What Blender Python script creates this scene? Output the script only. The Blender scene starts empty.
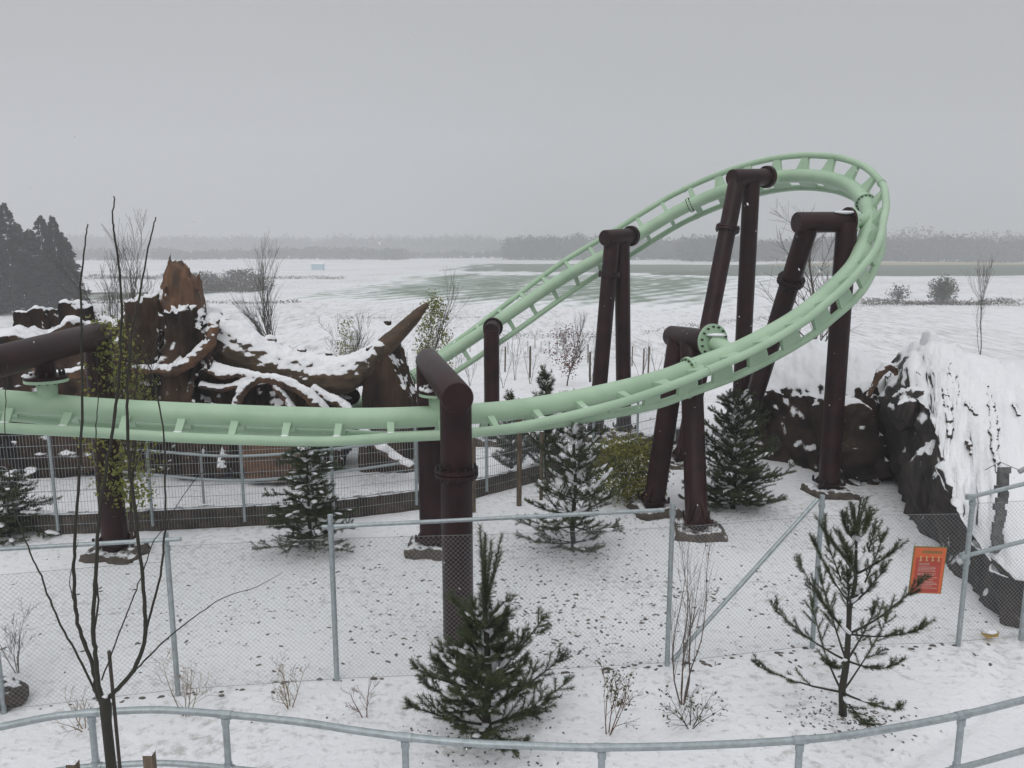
import bpy, math, random
import numpy as np
from mathutils import Vector, Matrix, noise

# ------------------------------------------------------------------ camera, sky, sun
SC = bpy.context.scene
COL = SC.collection
F, CH, PITCH = 800.0, 4.95, math.radians(9.9)
cam_d = bpy.data.cameras.new("camera"); cam = bpy.data.objects.new("camera", cam_d); COL.objects.link(cam)
cam.location = (0, 0, CH); cam.rotation_euler = (math.pi/2 - PITCH, 0, 0)
cam_d.sensor_width = 36; cam_d.lens = 36*F/1024; cam_d.clip_start = .05; cam_d.clip_end = 6000
SC.camera = cam

SUN_EL, SUN_AZ = math.radians(42), math.radians(200)
W = bpy.data.worlds.new("World"); SC.world = W; W.use_nodes = True
nt = W.node_tree; nt.nodes.clear()
def N(t, k, **kw):
    n = t.nodes.new(k)
    for a, v in kw.items(): setattr(n, a, v)
    return n
sky = N(nt, 'ShaderNodeTexSky', sky_type='NISHITA'); sky.sun_disc = False
sky.sun_elevation = SUN_EL; sky.sun_rotation = SUN_AZ; sky.dust_density = 5; sky.air_density = 1.2
hs = N(nt, 'ShaderNodeHueSaturation'); hs.inputs['Saturation'].default_value = .12
tc = N(nt, 'ShaderNodeTexCoord'); sp = N(nt, 'ShaderNodeSeparateXYZ')
cr = N(nt, 'ShaderNodeValToRGB')
cr.color_ramp.elements[0].position = .48; cr.color_ramp.elements[0].color = (.27, .276, .285, 1)
cr.color_ramp.elements[1].position = 1.0; cr.color_ramp.elements[1].color = (1.0, 1.01, 1.03, 1)
e = cr.color_ramp.elements.new(.66); e.color = (.298, .304, .313, 1)
mr = N(nt, 'ShaderNodeMapRange'); mr.inputs[1].default_value = -1; mr.inputs[2].default_value = 1
cn = N(nt, 'ShaderNodeTexNoise'); cn.inputs['Scale'].default_value = 1.6; cn.inputs['Detail'].default_value = 3
cm = N(nt, 'ShaderNodeMapRange'); cm.inputs[3].default_value = .93; cm.inputs[4].default_value = 1.07
mul = N(nt, 'ShaderNodeMix', data_type='RGBA', blend_type='MULTIPLY'); mul.inputs[0].default_value = 1
b1 = N(nt, 'ShaderNodeBackground'); b1.inputs[1].default_value = .02
b2 = N(nt, 'ShaderNodeBackground'); b2.inputs[1].default_value = .94
ad = N(nt, 'ShaderNodeAddShader'); wo = N(nt, 'ShaderNodeOutputWorld')
L = nt.links.new
L(sky.outputs[0], hs.inputs['Color']); L(hs.outputs[0], b1.inputs[0])
L(tc.outputs['Generated'], sp.inputs[0]); L(sp.outputs[2], mr.inputs[0]); L(mr.outputs[0], cr.inputs[0])
L(tc.outputs['Generated'], cn.inputs['Vector']); L(cn.outputs[0], cm.inputs[0])
L(cr.outputs[0], mul.inputs[6]); L(cm.outputs[0], mul.inputs[7]); L(mul.outputs[2], b2.inputs[0])
L(b1.outputs[0], ad.inputs[0]); L(b2.outputs[0], ad.inputs[1]); L(ad.outputs[0], wo.inputs[0])
sd = bpy.data.lights.new("sun", 'SUN'); sd.energy = .5; sd.angle = math.radians(40); sd.color = (1, .97, .93)
so = bpy.data.objects.new("sun", sd); COL.objects.link(so)
_sdir = Vector((math.sin(SUN_AZ)*math.cos(SUN_EL), math.cos(SUN_AZ)*math.cos(SUN_EL), math.sin(SUN_EL)))
so.rotation_euler = (-_sdir).to_track_quat('-Z', 'Y').to_euler(); so.location = (0, -20, 30)
SC.view_settings.view_transform = 'Standard'; SC.view_settings.look = 'None'
SC.view_settings.exposure = .2; SC.view_settings.gamma = 1; SC.view_settings.use_curve_mapping = False
SC.cycles.use_denoising = True; SC.cycles.volume_bounces = 2; SC.cycles.max_bounces = 8
SC.cycles.use_adaptive_sampling = False

# ------------------------------------------------------------------ helpers
cP, sP = math.cos(PITCH), math.sin(PITCH)
def ray(px, py):
    a, b = (px-512)/F, (384-py)/F
    return (a, cP + b*sP, -sP + b*cP)
def un(px, py, Y):                      # point seen at a pixel, Y metres ahead
    d = ray(px, py); k = Y/d[1]
    return Vector((d[0]*k, Y, CH + d[2]*k))
def uz(px, py, z=0):                    # point seen at a pixel, at height z
    d = ray(px, py); k = (z-CH)/d[2]
    return Vector((d[0]*k, d[1]*k, z))
def sm(a, b, x):
    t = min(1, max(0, (x-a)/(b-a))); return t*t*(3-2*t)
FOOT = [(3.1, 6.15), (3.45, 6.32), (3.75, 6.2), (4.05, 6.42), (4.4, 6.3), (2.55, 5.75), (2.9, 5.9), (3.3, 5.6), (-2.9, 6.6), (-3.2, 6.35), (-2.6, 6.85)]
def terrain(x, y):
    z = -4.5*sm(23, 74, y) - .0035*max(0, y-74)
    z += 8*sm(800, 1080, y)*(1+.25*math.sin(x*.004+1))
    if y > 20: z += .35*noise.noise(Vector((x*.05, y*.05, 3)))*sm(20, 40, y) + .9*noise.noise(Vector((x*.008, y*.008, 7)))*sm(100, 300, y)
    if y < 60:
        z += .05*noise.noise(Vector((x*.7, y*.7, 0))) + .018*noise.noise(Vector((x*3.1, y*3.1, 5)))
        z -= .10*math.exp(-((y-(4.6+.02*x*x))/.9)**2)                # trodden path
        if y < 11:
            for fx, fy in FOOT: z -= .07*math.exp(-((x-fx)/.11)**2-((y-fy)/.16)**2)
            z -= .05*math.exp(-((math.hypot(x-1.2, y-12.2)-5.75)/.10)**2)*sm(2.2, 3.2, x)
    return z
def ut(px, py, dz=0):
    z = 0
    for _ in range(60):
        p = uz(px, py, z+dz) if py > 250 else None
        z += (terrain(p.x, p.y)-z)*.5
    return uz(px, py, z+dz)

class MB:
    def __init__(s): s.v = []; s.f = []
    def add(s, vs, fs):
        o = len(s.v); s.v.extend([tuple(q) for q in vs]); s.f.extend([tuple(i+o for i in f) for f in fs]); return s
    def box(s, c, size, M=None, taper=1.0):
        x, y, z = [k/2 for k in size]; vs = []
        for sx, sy, sz in ((-1,-1,-1),(1,-1,-1),(1,1,-1),(-1,1,-1),(-1,-1,1),(1,-1,1),(1,1,1),(-1,1,1)):
            t = taper if sz > 0 else 1
            p = Vector((sx*x*t, sy*y*t, sz*z))
            if M is not None: p = M @ p
            vs.append(p + Vector(c))
        return s.add(vs, [(0,3,2,1),(4,5,6,7),(0,1,5,4),(1,2,6,5),(2,3,7,6),(3,0,4,7)])
    def tube(s, pts, r, n=8, cap=True):
        pts = [Vector(p) for p in pts]; m = len(pts)
        rs = r if isinstance(r, (list, tuple)) else [r]*m
        T = [(pts[min(i+1, m-1)]-pts[max(i-1, 0)]).normalized() for i in range(m)]
        u = T[0].orthogonal().normalized(); vs = []
        for i in range(m):
            u = (u - T[i]*u.dot(T[i])).normalized(); w = T[i].cross(u)
            for k in range(n):
                a = 2*math.pi*k/n; vs.append(pts[i] + (u*math.cos(a)+w*math.sin(a))*rs[i])
        fs = [(i*n+k, i*n+(k+1) % n, (i+1)*n+(k+1) % n, (i+1)*n+k) for i in range(m-1) for k in range(n)]
        if cap: fs += [tuple(range(n-1, -1, -1)), tuple((m-1)*n+k for k in range(n))]
        return s.add(vs, fs)
    def build(s, name, mat, parent=None, smooth=False, ang=40):
        me = bpy.data.meshes.new(name); me.from_pydata(s.v, [], s.f); me.update()
        o = bpy.data.objects.new(name, me); COL.objects.link(o)
        if mat: me.materials.append(mat)
        if smooth:
            me.polygons.foreach_set('use_smooth', [True]*len(me.polygons))
            if ang < 180: me.set_sharp_from_angle(angle=math.radians(ang))
        if parent is not None: parent_to(o, parent)
        return o
def world_loc(o):
    p = Vector(o.location)
    while o.parent: o = o.parent; p += Vector(o.location)
    return p
def parent_to(o, par):                   # parents are never rotated while building
    o.parent = par; o.location = Vector(o.location) - world_loc(par)
def thing(name, label, cat, loc=(0, 0, 0), group=None):
    o = bpy.data.objects.new(name, None); COL.objects.link(o); o.location = loc; o.empty_display_size = .2
    return tag(o, label, cat, group)
def tag(o, label=None, cat=None, group=None, kind=None):
    if label: o['label'] = label
    if cat: o['category'] = cat
    if group: o['group'] = group
    if kind: o['kind'] = kind
    return o
def copy_thing(root, loc, label, group=None, rz=0, sc=1):
    r = root.copy(); COL.objects.link(r); r.location = loc; r.rotation_euler = (0, 0, rz); r.scale = (sc,)*3
    r['label'] = label
    if group: r['group'] = group
    for ch in list(root.children):
        c = ch.copy(); COL.objects.link(c); c.parent = r
        for g in list(ch.children):
            d = g.copy(); COL.objects.link(d); d.parent = c
    return r
def catmull(P, n=8):
    out = []; m = len(P)
    for i in range(m-1):
        p0, p1, p2, p3 = P[max(i-1, 0)], P[i], P[i+1], P[min(i+2, m-1)]
        for k in range(n):
            t = k/n; out.append(.5*((2*p1)+(-p0+p2)*t+(2*p0-5*p1+4*p2-p3)*t*t+(-p0+3*p1-3*p2+p3)*t**3))
    out.append(P[-1]); return out

# ------------------------------------------------------------------ materials
def mat(name, col, rough=.6, metal=0, var=.15, vs=8, col2=None, bump=0, bs=30, stretch=None, snow=None, spec=.5, sub=0):
    m = bpy.data.materials.new(name); m.use_nodes = True; t = m.node_tree; t.nodes.clear(); l = t.links.new
    out = N(t, 'ShaderNodeOutputMaterial'); b = N(t, 'ShaderNodeBsdfPrincipled')
    b.inputs['Roughness'].default_value = rough; b.inputs['Metallic'].default_value = metal
    b.inputs['Specular IOR Level'].default_value = spec
    tc = N(t, 'ShaderNodeTexCoord'); mp = N(t, 'ShaderNodeMapping')
    if stretch: mp.inputs['Scale'].default_value = stretch
    l(tc.outputs['Object'], mp.inputs[0])
    n1 = N(t, 'ShaderNodeTexNoise'); n1.inputs['Scale'].default_value = vs; n1.inputs['Detail'].default_value = 6
    l(mp.outputs[0], n1.inputs['Vector'])
    c2 = col2 or tuple(max(0, c*(1-var*2)) for c in col)
    r = N(t, 'ShaderNodeValToRGB'); r.color_ramp.elements[0].position = .35; r.color_ramp.elements[1].position = .65
    r.color_ramp.elements[0].color = (*c2, 1); r.color_ramp.elements[1].color = (*col, 1)
    l(n1.outputs[0], r.inputs[0]); csock = r.outputs[0]
    rr = N(t, 'ShaderNodeMapRange'); rr.inputs[3].default_value = max(0, rough-.1); rr.inputs[4].default_value = min(1, rough+.12)
    l(n1.outputs[0], rr.inputs[0]); rsock = rr.outputs[0]
    hs_ = None
    if bump:
        n2 = N(t, 'ShaderNodeTexNoise'); n2.inputs['Scale'].default_value = bs; n2.inputs['Detail'].default_value = 5
        l(mp.outputs[0], n2.inputs['Vector']); hs_ = n2.outputs[0]
    if snow is not None:                 # snow lies where the surface faces up
        lo, hi, sc_ = snow
        g = N(t, 'ShaderNodeNewGeometry'); sx = N(t, 'ShaderNodeSeparateXYZ'); l(g.outputs['Normal'], sx.inputs[0])
        n3 = N(t, 'ShaderNodeTexNoise'); n3.inputs['Scale'].default_value = sc_; n3.inputs['Detail'].default_value = 5; n3.inputs['Roughness'].default_value = .6
        l(g.outputs['Position'], n3.inputs['Vector'])
        a = N(t, 'ShaderNodeMath', operation='MULTIPLY_ADD'); l(n3.outputs[0], a.inputs[0]); a.inputs[1].default_value = 1.1; l(sx.outputs[2], a.inputs[2])
        k = N(t, 'ShaderNodeMapRange', interpolation_type='SMOOTHSTEP'); k.inputs[1].default_value = lo+.55; k.inputs[2].default_value = hi+.55
        l(a.outputs[0], k.inputs[0])
        mx = N(t, 'ShaderNodeMix', data_type='RGBA'); l(k.outputs[0], mx.inputs[0]); l(csock, mx.inputs[6]); mx.inputs[7].default_value = (.8, .81, .84, 1)
        csock = mx.outputs[2]
        m2 = N(t, 'ShaderNodeMix'); l(k.outputs[0], m2.inputs[0]); l(rsock, m2.inputs[2]); m2.inputs[3].default_value = .9; rsock = m2.outputs[0]
        if hs_:
            hh = N(t, 'ShaderNodeMath', operation='MULTIPLY_ADD'); l(k.outputs[0], hh.inputs[0]); hh.inputs[1].default_value = 1.2; l(hs_, hh.inputs[2]); hs_ = hh.outputs[0]
    l(csock, b.inputs['Base Color']); l(rsock, b.inputs['Roughness'])
    if hs_:
        bp = N(t, 'ShaderNodeBump'); bp.inputs['Strength'].default_value = bump; bp.inputs['Distance'].default_value = .03
        l(hs_, bp.inputs['Height']); l(bp.outputs[0], b.inputs['Normal'])
    l(b.outputs[0], out.inputs[0])
    return m
M_green = mat('pale_green_paint', (.40, .55, .395), .45, col2=(.33, .475, .33), vs=1.7, bump=.05, bs=60)
M_brown = mat('dark_brown_paint', (.034, .0125, .014), .40, var=.3, vs=3, col2=(.018, .008, .009), bump=.08, bs=40, spec=.22)
M_bolt = mat('dark_bolt_steel', (.02, .018, .018), .5, .3)
M_galv = mat('galvanised_steel', (.40, .45, .47), .45, .55, var=.12, vs=20, bump=.05)
M_galvd = mat('weathered_galvanised_wire', (.33, .35, .36), .5, .5, var=.1, vs=20)
M_snow = mat('fresh_snow', (.80, .81, .84), .9, var=.02, vs=3, bump=.35, bs=14)
M_conc = mat('wet_brown_concrete', (.11, .088, .072), .85, var=.3, vs=5, bump=.6, bs=25, snow=(.86, 1.0, 5))
M_rock = mat('dark_wet_rock', (.055, .038, .030), .85, spec=.15, var=.35, vs=1.5, col2=(.008, .007, .007), bump=.9, bs=7, snow=(.42, .55, 2.0))
M_rock2 = mat('dark_rock_under_drifted_snow', (.04, .032, .029), .75, var=.35, vs=3, col2=(.014, .012, .011), bump=.9, bs=6, snow=(-.30, -.18, 1.3))
M_stump = mat('dark_carved_bark', (.075, .048, .034), .85, spec=.15, vs=1.5, col2=(.010, .008, .008), bump=1.0, bs=11, stretch=(1.3, 1.3, .3), snow=(.38, .5, 3.2))
M_root = mat('brown_artificial_root_wood', (.17, .085, .042), .7, vs=4, col2=(.045, .024, .016), bump=.8, bs=14, stretch=(.5, 1.5, 1.5), snow=(.30, .42, 3.0))
M_horn = mat('olive_brown_carved_wood', (.095, .062, .035), .7, vs=3, col2=(.045, .03, .018), bump=.7, bs=16, stretch=(.4, 1.5, 1.5), snow=(.18, .30, 3.4))
M_bark = mat('grey_brown_bark', (.07, .055, .042), .85, var=.3, vs=20, bump=.4)
M_barkd = mat('dark_wet_bark', (.03, .024, .018), .7, var=.3, vs=25, col2=(.02, .022, .012), bump=.4)
M_barkr = mat('orange_brown_bark', (.18, .09, .05), .8, var=.3, vs=20)
M_need = mat('dark_green_needles', (.066, .088, .030), .55, vs=4, col2=(.028, .042, .016))
M_need2 = mat('olive_green_needles', (.055, .082, .026), .55, vs=4, col2=(.028, .05, .022))
M_need3 = mat('far_spruce_green', (.016, .026, .018), .8, vs=.6, col2=(.010, .016, .012))
M_leafy = mat('yellow_green_leaves', (.26, .27, .05), .6, vs=5, col2=(.11, .13, .03))
M_olive = mat('olive_yellow_leaves', (.20, .19, .03), .65, vs=3, col2=(.10, .11, .02))
M_leafd = mat('dull_green_leaves', (.07, .085, .035), .6, vs=6, col2=(.04, .05, .025))
M_leafr = mat('withered_red_brown_leaves', (.14, .055, .04), .8, vs=6)
M_dry = mat('dry_straw_stems', (.30, .23, .15), .85, vs=10)
M_twig = mat('grey_winter_twigs', (.085, .07, .062), .85, vs=3)
M_wood = mat('weathered_stake_wood', (.16, .12, .085), .85, var=.3, vs=10, stretch=(3, 3, .4), snow=(.8, .95, 10))
M_soil = mat('frozen_dark_soil', (.17, .155, .14), .95, var=.3, vs=12)
M_hedge = mat('bare_hedge_brush', (.09, .075, .066), .9, vs=.3)
M_forest = mat('bare_winter_forest', (.045, .042, .040), .95, vs=.02, col2=(.035, .038, .034))

def ground_mat():
    m = bpy.data.materials.new('snow_covered_ground'); m.use_nodes = True; t = m.node_tree; t.nodes.clear(); l = t.links.new
    out = N(t, 'ShaderNodeOutputMaterial'); b = N(t, 'ShaderNodeBsdfPrincipled'); b.inputs['Roughness'].default_value = .9
    tc = N(t, 'ShaderNodeTexCoord'); O = tc.outputs['Object']; sx = N(t, 'ShaderNodeSeparateXYZ'); l(O, sx.inputs[0])
    # stubble and soil showing through thin snow far out
    mp = N(t, 'ShaderNodeMapping'); mp.inputs['Scale'].default_value = (2.6, .4, 1); l(O, mp.inputs[0])
    n1 = N(t, 'ShaderNodeTexNoise'); n1.inputs['Scale'].default_value = .75; n1.inputs['Detail'].default_value = 9; n1.inputs['Roughness'].default_value = .7; l(mp.outputs[0], n1.inputs[0])
    n2 = N(t, 'ShaderNodeTexNoise'); n2.inputs['Scale'].default_value = .035; n2.inputs['Detail'].default_value = 3; l(O, n2.inputs[0])
    s = N(t, 'ShaderNodeMath', operation='MULTIPLY_ADD'); l(n2.outputs[0], s.inputs[0]); s.inputs[1].default_value = .35; l(n1.outputs[0], s.inputs[2])
    k = N(t, 'ShaderNodeMapRange'); k.inputs[1].default_value = .66; k.inputs[2].default_value = .92; l(s.outputs[0], k.inputs[0])
    far = N(t, 'ShaderNodeMapRange'); far.inputs[1].default_value = 25; far.inputs[2].default_value = 60; l(sx.outputs[1], far.inputs[0])
    kk = N(t, 'ShaderNodeMath', operation='MULTIPLY'); l(k.outputs[0], kk.inputs[0]); l(far.outputs[0], kk.inputs[1])
    kk2 = N(t, 'ShaderNodeMath', operation='MULTIPLY'); l(kk.outputs[0], kk2.inputs[0]); kk2.inputs[1].default_value = .75
    # near: faint brown blades and crumbs under the snow
    n4 = N(t, 'ShaderNodeTexNoise'); n4.inputs['Scale'].default_value = 8; n4.inputs['Detail'].default_value = 8; n4.inputs['Roughness'].default_value = .7; l(O, n4.inputs[0])
    n5 = N(t, 'ShaderNodeTexNoise'); n5.inputs['Scale'].default_value = .5; l(O, n5.inputs[0])
    q = N(t, 'ShaderNodeMath', operation='MULTIPLY_ADD'); l(n5.outputs[0], q.inputs[0]); q.inputs[1].default_value = .35; l(n4.outputs[0], q.inputs[2])
    qk = N(t, 'ShaderNodeMapRange'); qk.inputs[1].default_value = .70; qk.inputs[2].default_value = .86; qk.inputs[4].default_value = .5; l(q.outputs[0], qk.inputs[0])
    c = N(t, 'ShaderNodeMix', data_type='RGBA'); l(kk2.outputs[0], c.inputs[0]); c.inputs[6].default_value = (.80, .81, .84, 1); c.inputs[7].default_value = (.17, .155, .14, 1)
    c2 = N(t, 'ShaderNodeMix', data_type='RGBA'); l(qk.outputs[0], c2.inputs[0]); l(c.outputs[2], c2.inputs[6]); c2.inputs[7].default_value = (.22, .19, .16, 1)
    l(c2.outputs[2], b.inputs['Base Color'])
    n6 = N(t, 'ShaderNodeTexNoise'); n6.inputs['Scale'].default_value = 9; n6.inputs['Detail'].default_value = 7; l(O, n6.inputs[0])
    bp = N(t, 'ShaderNodeBump'); bp.inputs['Strength'].default_value = .8; bp.inputs['Distance'].default_value = .035; l(n6.outputs[0], bp.inputs['Height']); l(bp.outputs[0], b.inputs['Normal'])
    l(b.outputs[0], out.inputs[0]); return m
M_ground = ground_mat()
def field_mat(name, green, ang, rows, thr):
    m = bpy.data.materials.new(name); m.use_nodes = True; t = m.node_tree; t.nodes.clear(); l = t.links.new
    out = N(t, 'ShaderNodeOutputMaterial'); b = N(t, 'ShaderNodeBsdfPrincipled'); b.inputs['Roughness'].default_value = .95
    tc = N(t, 'ShaderNodeTexCoord'); mp = N(t, 'ShaderNodeMapping'); mp.inputs['Rotation'].default_value = (0, 0, ang); l(tc.outputs['Object'], mp.inputs[0])
    w = N(t, 'ShaderNodeTexWave', wave_type='BANDS', bands_direction='X'); w.inputs['Scale'].default_value = rows; w.inputs['Distortion'].default_value = 3.5; w.inputs['Detail'].default_value = 4; l(mp.outputs[0], w.inputs[0])
    n1 = N(t, 'ShaderNodeTexNoise'); n1.inputs['Scale'].default_value = .10; n1.inputs['Detail'].default_value = 12; n1.inputs['Roughness'].default_value = .65
    mq = N(t, 'ShaderNodeMapping'); mq.inputs['Scale'].default_value = (1.4, .5, 1); l(tc.outputs['Object'], mq.inputs[0]); l(mq.outputs[0], n1.inputs[0])
    at = N(t, 'ShaderNodeAttribute'); at.attribute_name = 'thin'; e1 = N(t, 'ShaderNodeMath', operation='MULTIPLY_ADD'); l(at.outputs['Fac'], e1.inputs[0]); e1.inputs[1].default_value = -.35
    s = N(t, 'ShaderNodeMath', operation='MULTIPLY_ADD'); l(w.outputs[1], s.inputs[0]); s.inputs[1].default_value = .17; l(n1.outputs[0], s.inputs[2])
    l(s.outputs[0], e1.inputs[2]); e2 = N(t, 'ShaderNodeMath', operation='ADD'); l(e1.outputs[0], e2.inputs[0]); e2.inputs[1].default_value = .35; s = e2
    k = N(t, 'ShaderNodeMapRange'); k.inputs[1].default_value = thr; k.inputs[2].default_value = thr+.28; l(s.outputs[0], k.inputs[0])
    c = N(t, 'ShaderNodeMix', data_type='RGBA'); l(k.outputs[0], c.inputs[0]); c.inputs[6].default_value = (*green, 1); c.inputs[7].default_value = (.78, .8, .82, 1)
    l(c.outputs[2], b.inputs['Base Color']); l(b.outputs[0], out.inputs[0]); return m

# ------------------------------------------------------------------ ground, fields, haze
ys = []; y = 1.0
while y < 1150: ys.append(y); y += (.07 if y < 8 else max(.12, .012*y)) if y < 30 else .03*y
nx = 280; mb = MB(); vs = []
for y in ys:
    hw = 5 + 1.0*y
    for i in range(nx+1):
        u = (i/nx*2-1); x = hw*u; vs.append((x, y, terrain(x, y)))
fs = [(j*(nx+1)+i, j*(nx+1)+i+1, (j+1)*(nx+1)+i+1, (j+1)*(nx+1)+i) for j in range(len(ys)-1) for i in range(nx)]
g = mb.add(vs, fs); g = mb.build('ground', M_ground, smooth=True, ang=180); tag(g, kind='structure')

def field(name, px, m, dz=.12, steps=40, soft=(.22, .2)):
    P = [ut(a, b) for a, b in px]     # four corners: near-left, near-right, far-right, far-left
    mb = MB(); vs = []
    for j in range(steps+1):
        for i in range(steps+1):
            u, v = i/steps, j/steps
            q = (P[0]*(1-u)+P[1]*u)*(1-v)+(P[3]*(1-u)+P[2]*u)*v
            ed = min(1, 6*min(i, steps-i, j, steps-j)/steps); vs.append((q.x, q.y, terrain(q.x, q.y)-.06+(dz+.06)*ed))
    mb.add(vs, [(j*(steps+1)+i, j*(steps+1)+i+1, (j+1)*(steps+1)+i+1, (j+1)*(steps+1)+i) for j in range(steps) for i in range(steps)])
    o = mb.build(name, m, smooth=True, ang=180); at = o.data.attributes.new('thin', 'FLOAT', 'POINT')
    at.data.foreach_set('value', [min(1, min(i, steps-i)/(steps*soft[0]+1e-6))*min(1, min(j, steps-j)/(steps*soft[1]+1e-6)) for j in range(steps+1) for i in range(steps+1)]); tag(o, kind='structure')
field('crop_field', [(250, 302), (745, 318), (800, 276), (400, 272)], field_mat('thin_snow_on_winter_wheat', (.13, .19, .13), .55, .06, .56), .16)
field('far_crop_field', [(430, 271), (760, 274), (800, 264.5), (470, 264)], field_mat('far_green_winter_wheat', (.12, .16, .12), .2, .02, .80), .5, soft=(.25, .12))
field('green_meadow', [(640, 275.5), (1250, 277), (1250, 265), (640, 265)], field_mat('open_green_meadow', (.075, .105, .072), 0, .01, .95), .55, soft=(.1, .05))
field('stubble_strip', [(760, 265.5), (1250, 266), (1250, 263.8), (760, 263.8)], field_mat('pale_stubble', (.33, .28, .15), 0, .01, 1.1), .9, soft=(.1, .05))
field('far_left_field', [(0, 300), (170, 300), (260, 291), (0, 292)], field_mat('dull_green_verge', (.075, .09, .055), 0, .03, .62), .12)

hz = MB().box((0, 560, 60), (2300, 1240, 180)).build('haze', None)
hm = bpy.data.materials.new('winter_haze'); hm.use_nodes = True; hm.node_tree.nodes.clear()
ho = N(hm.node_tree, 'ShaderNodeOutputMaterial'); hv = N(hm.node_tree, 'ShaderNodeVolumePrincipled')
hv.inputs['Color'].default_value = (.90, .915, .935, 1); hv.inputs['Density'].default_value = .0015; hv.inputs['Anisotropy'].default_value = .2
hm.node_tree.links.new(hv.outputs[0], ho.inputs['Volume']); hz.data.materials.append(hm); tag(hz, kind='stuff')

V = Vector
# ------------------------------------------------------------------ coaster track
KN = [(-7.932, 9.286, 3.233, -0.048), (-7.463, 9.906, 3.055, -0.033), (-6.807, 10.438, 2.899, 0.001), (-5.673, 10.793, 2.717, 0.104), (-4.411, 11.068, 2.588, 0.064), (-2.765, 11.266, 2.487, 0.077), (-1.774, 11.372, 2.464, 0.206), (-0.623, 11.619, 2.47, 0.23), (0.275, 11.965, 2.498, 0.326), (1.385, 12.373, 2.623, 0.456), (2.406, 12.826, 2.786, 0.639), (3.045, 13.163, 2.948, 0.701), (3.887, 13.54, 3.193, 0.753), (4.85, 13.935, 3.616, 0.843), (5.526, 14.27, 4.029, 1.022), (6.283, 14.891, 4.539, 1.257), (6.766, 15.579, 5.033, 1.478), (7.091, 16.215, 5.427, 1.57), (7.292, 16.871, 5.769, 1.666), (7.285, 17.773, 6.193, 1.772), (6.998, 18.715, 6.458, 1.914), (6.416, 19.719, 6.539, 1.984), (5.576, 20.554, 6.363, 1.934), (4.353, 21.195, 5.827, 1.818), (2.638, 21.393, 4.778, 1.616), (1.258, 21.129, 4.03, 1.215), (-0.31, 20.664, 3.024, 0.857), (-1.498, 20.158, 2.283, 0.605), (-2.682, 19.401, 1.614, 0.309), (-3.81, 18.439, 1.159, 0.015)]
kp = [Vector(k[:3]) for k in KN]; kb = [Vector((k[3], 0, 0)) for k in KN]
sp_ = catmull(kp, 12); bk_ = [v.x for v in catmull(kb, 12)]
TA, TG = .276, .783
FR = []
for i, p in enumerate(sp_):
    T = (sp_[min(i+1, len(sp_)-1)]-sp_[max(i-1, 0)]).normalized()
    R = T.cross(Vector((0, 0, 1))).normalized(); U = R.cross(T); b = bk_[i]
    D = -U*math.cos(b)+R*math.sin(b); G = R*math.cos(b)+U*math.sin(b)
    FR.append((p, T, D, G, b))
railA = [p+D*TA+G*TG/2 for p, T, D, G, b in FR]; railB = [p+D*TA-G*TG/2 for p, T, D, G, b in FR]
track = thing('roller_coaster_track', 'pale green coaster track sweeping through a high banked turn over the snow', 'coaster track', (0, 11.5, 2.4))
MB().tube(sp_, .155, 24).build('spine', M_green, track, True)
MB().tube(railA, .072, 14).build('rail', M_green, track, True)
MB().tube(railB, .072, 14).build('rail', M_green, track, True)
cum = [0]
for i in range(1, len(sp_)): cum.append(cum[-1]+(sp_[i]-sp_[i-1]).length)
def at_s(s):
    i = max(0, min(len(cum)-2, next((k for k in range(len(cum)-1) if cum[k+1] >= s), len(cum)-2)))
    t = (s-cum[i])/(cum[i+1]-cum[i]); a, b = FR[i], FR[i+1]
    return [a[k].lerp(b[k], t) if k < 4 else a[k]*(1-t)+b[k]*t for k in range(5)]
def near_s(pt):
    i = min(range(len(sp_)), key=lambda k: (sp_[k]-pt).length); return cum[i]
def gusset(mb, p0, p1, T, w0, w1, th):
    A = (p1-p0).normalized(); B = A.cross(T).normalized(); vs = []
    for p, w in ((p0, w0), (p1, w1)):
        for sx, sy in ((-1, -1), (1, -1), (1, 1), (-1, 1)): vs.append(p+T*(sx*w/2)+B*(sy*th/2))
    mb.add(vs, [(0, 3, 2, 1), (4, 5, 6, 7), (0, 1, 5, 4), (1, 2, 6, 5), (2, 3, 7, 6), (3, 0, 4, 7)])
random.seed(4)
s = .35; SW0, SW1 = near_s(kp[9]), near_s(kp[23])
def blob(mb, c, r, sq=.5, n=7, seed=None, dirv=None, el=1.0):
    rs = random.random(); vs = []
    rings = 4
    ax = (dirv or Vector((1, 0, 0))).normalized(); ay = Vector((0, 0, 1)).cross(ax)
    ay = ay.normalized() if ay.length > 1e-3 else Vector((0, 1, 0)); az = ax.cross(ay)
    vs.append(Vector(c)+az*r*sq)
    for j in range(1, rings):
        th = math.pi*j/rings
        for k in range(n):
            a = 2*math.pi*(k+.5*(j % 2))/n; q = r*(.8+.4*random.random())
            vs.append(Vector(c)+ax*q*el*math.sin(th)*math.cos(a)+ay*q*math.sin(th)*math.sin(a)+az*q*sq*math.cos(th))
    vs.append(Vector(c)-az*r*sq); e_ = len(vs)-1
    fs = [(0, 1+k, 1+(k+1) % n) for k in range(n)]
    for j in range(rings-2):
        fs += [(1+j*n+k, 1+(j+1)*n+k, 1+(j+1)*n+(k+1) % n, 1+j*n+(k+1) % n) for k in range(n)]
    b0 = 1+(rings-2)*n; fs += [(b0+(k+1) % n, b0+k, e_) for k in range(n)]
    mb.add(vs, fs)
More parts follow.
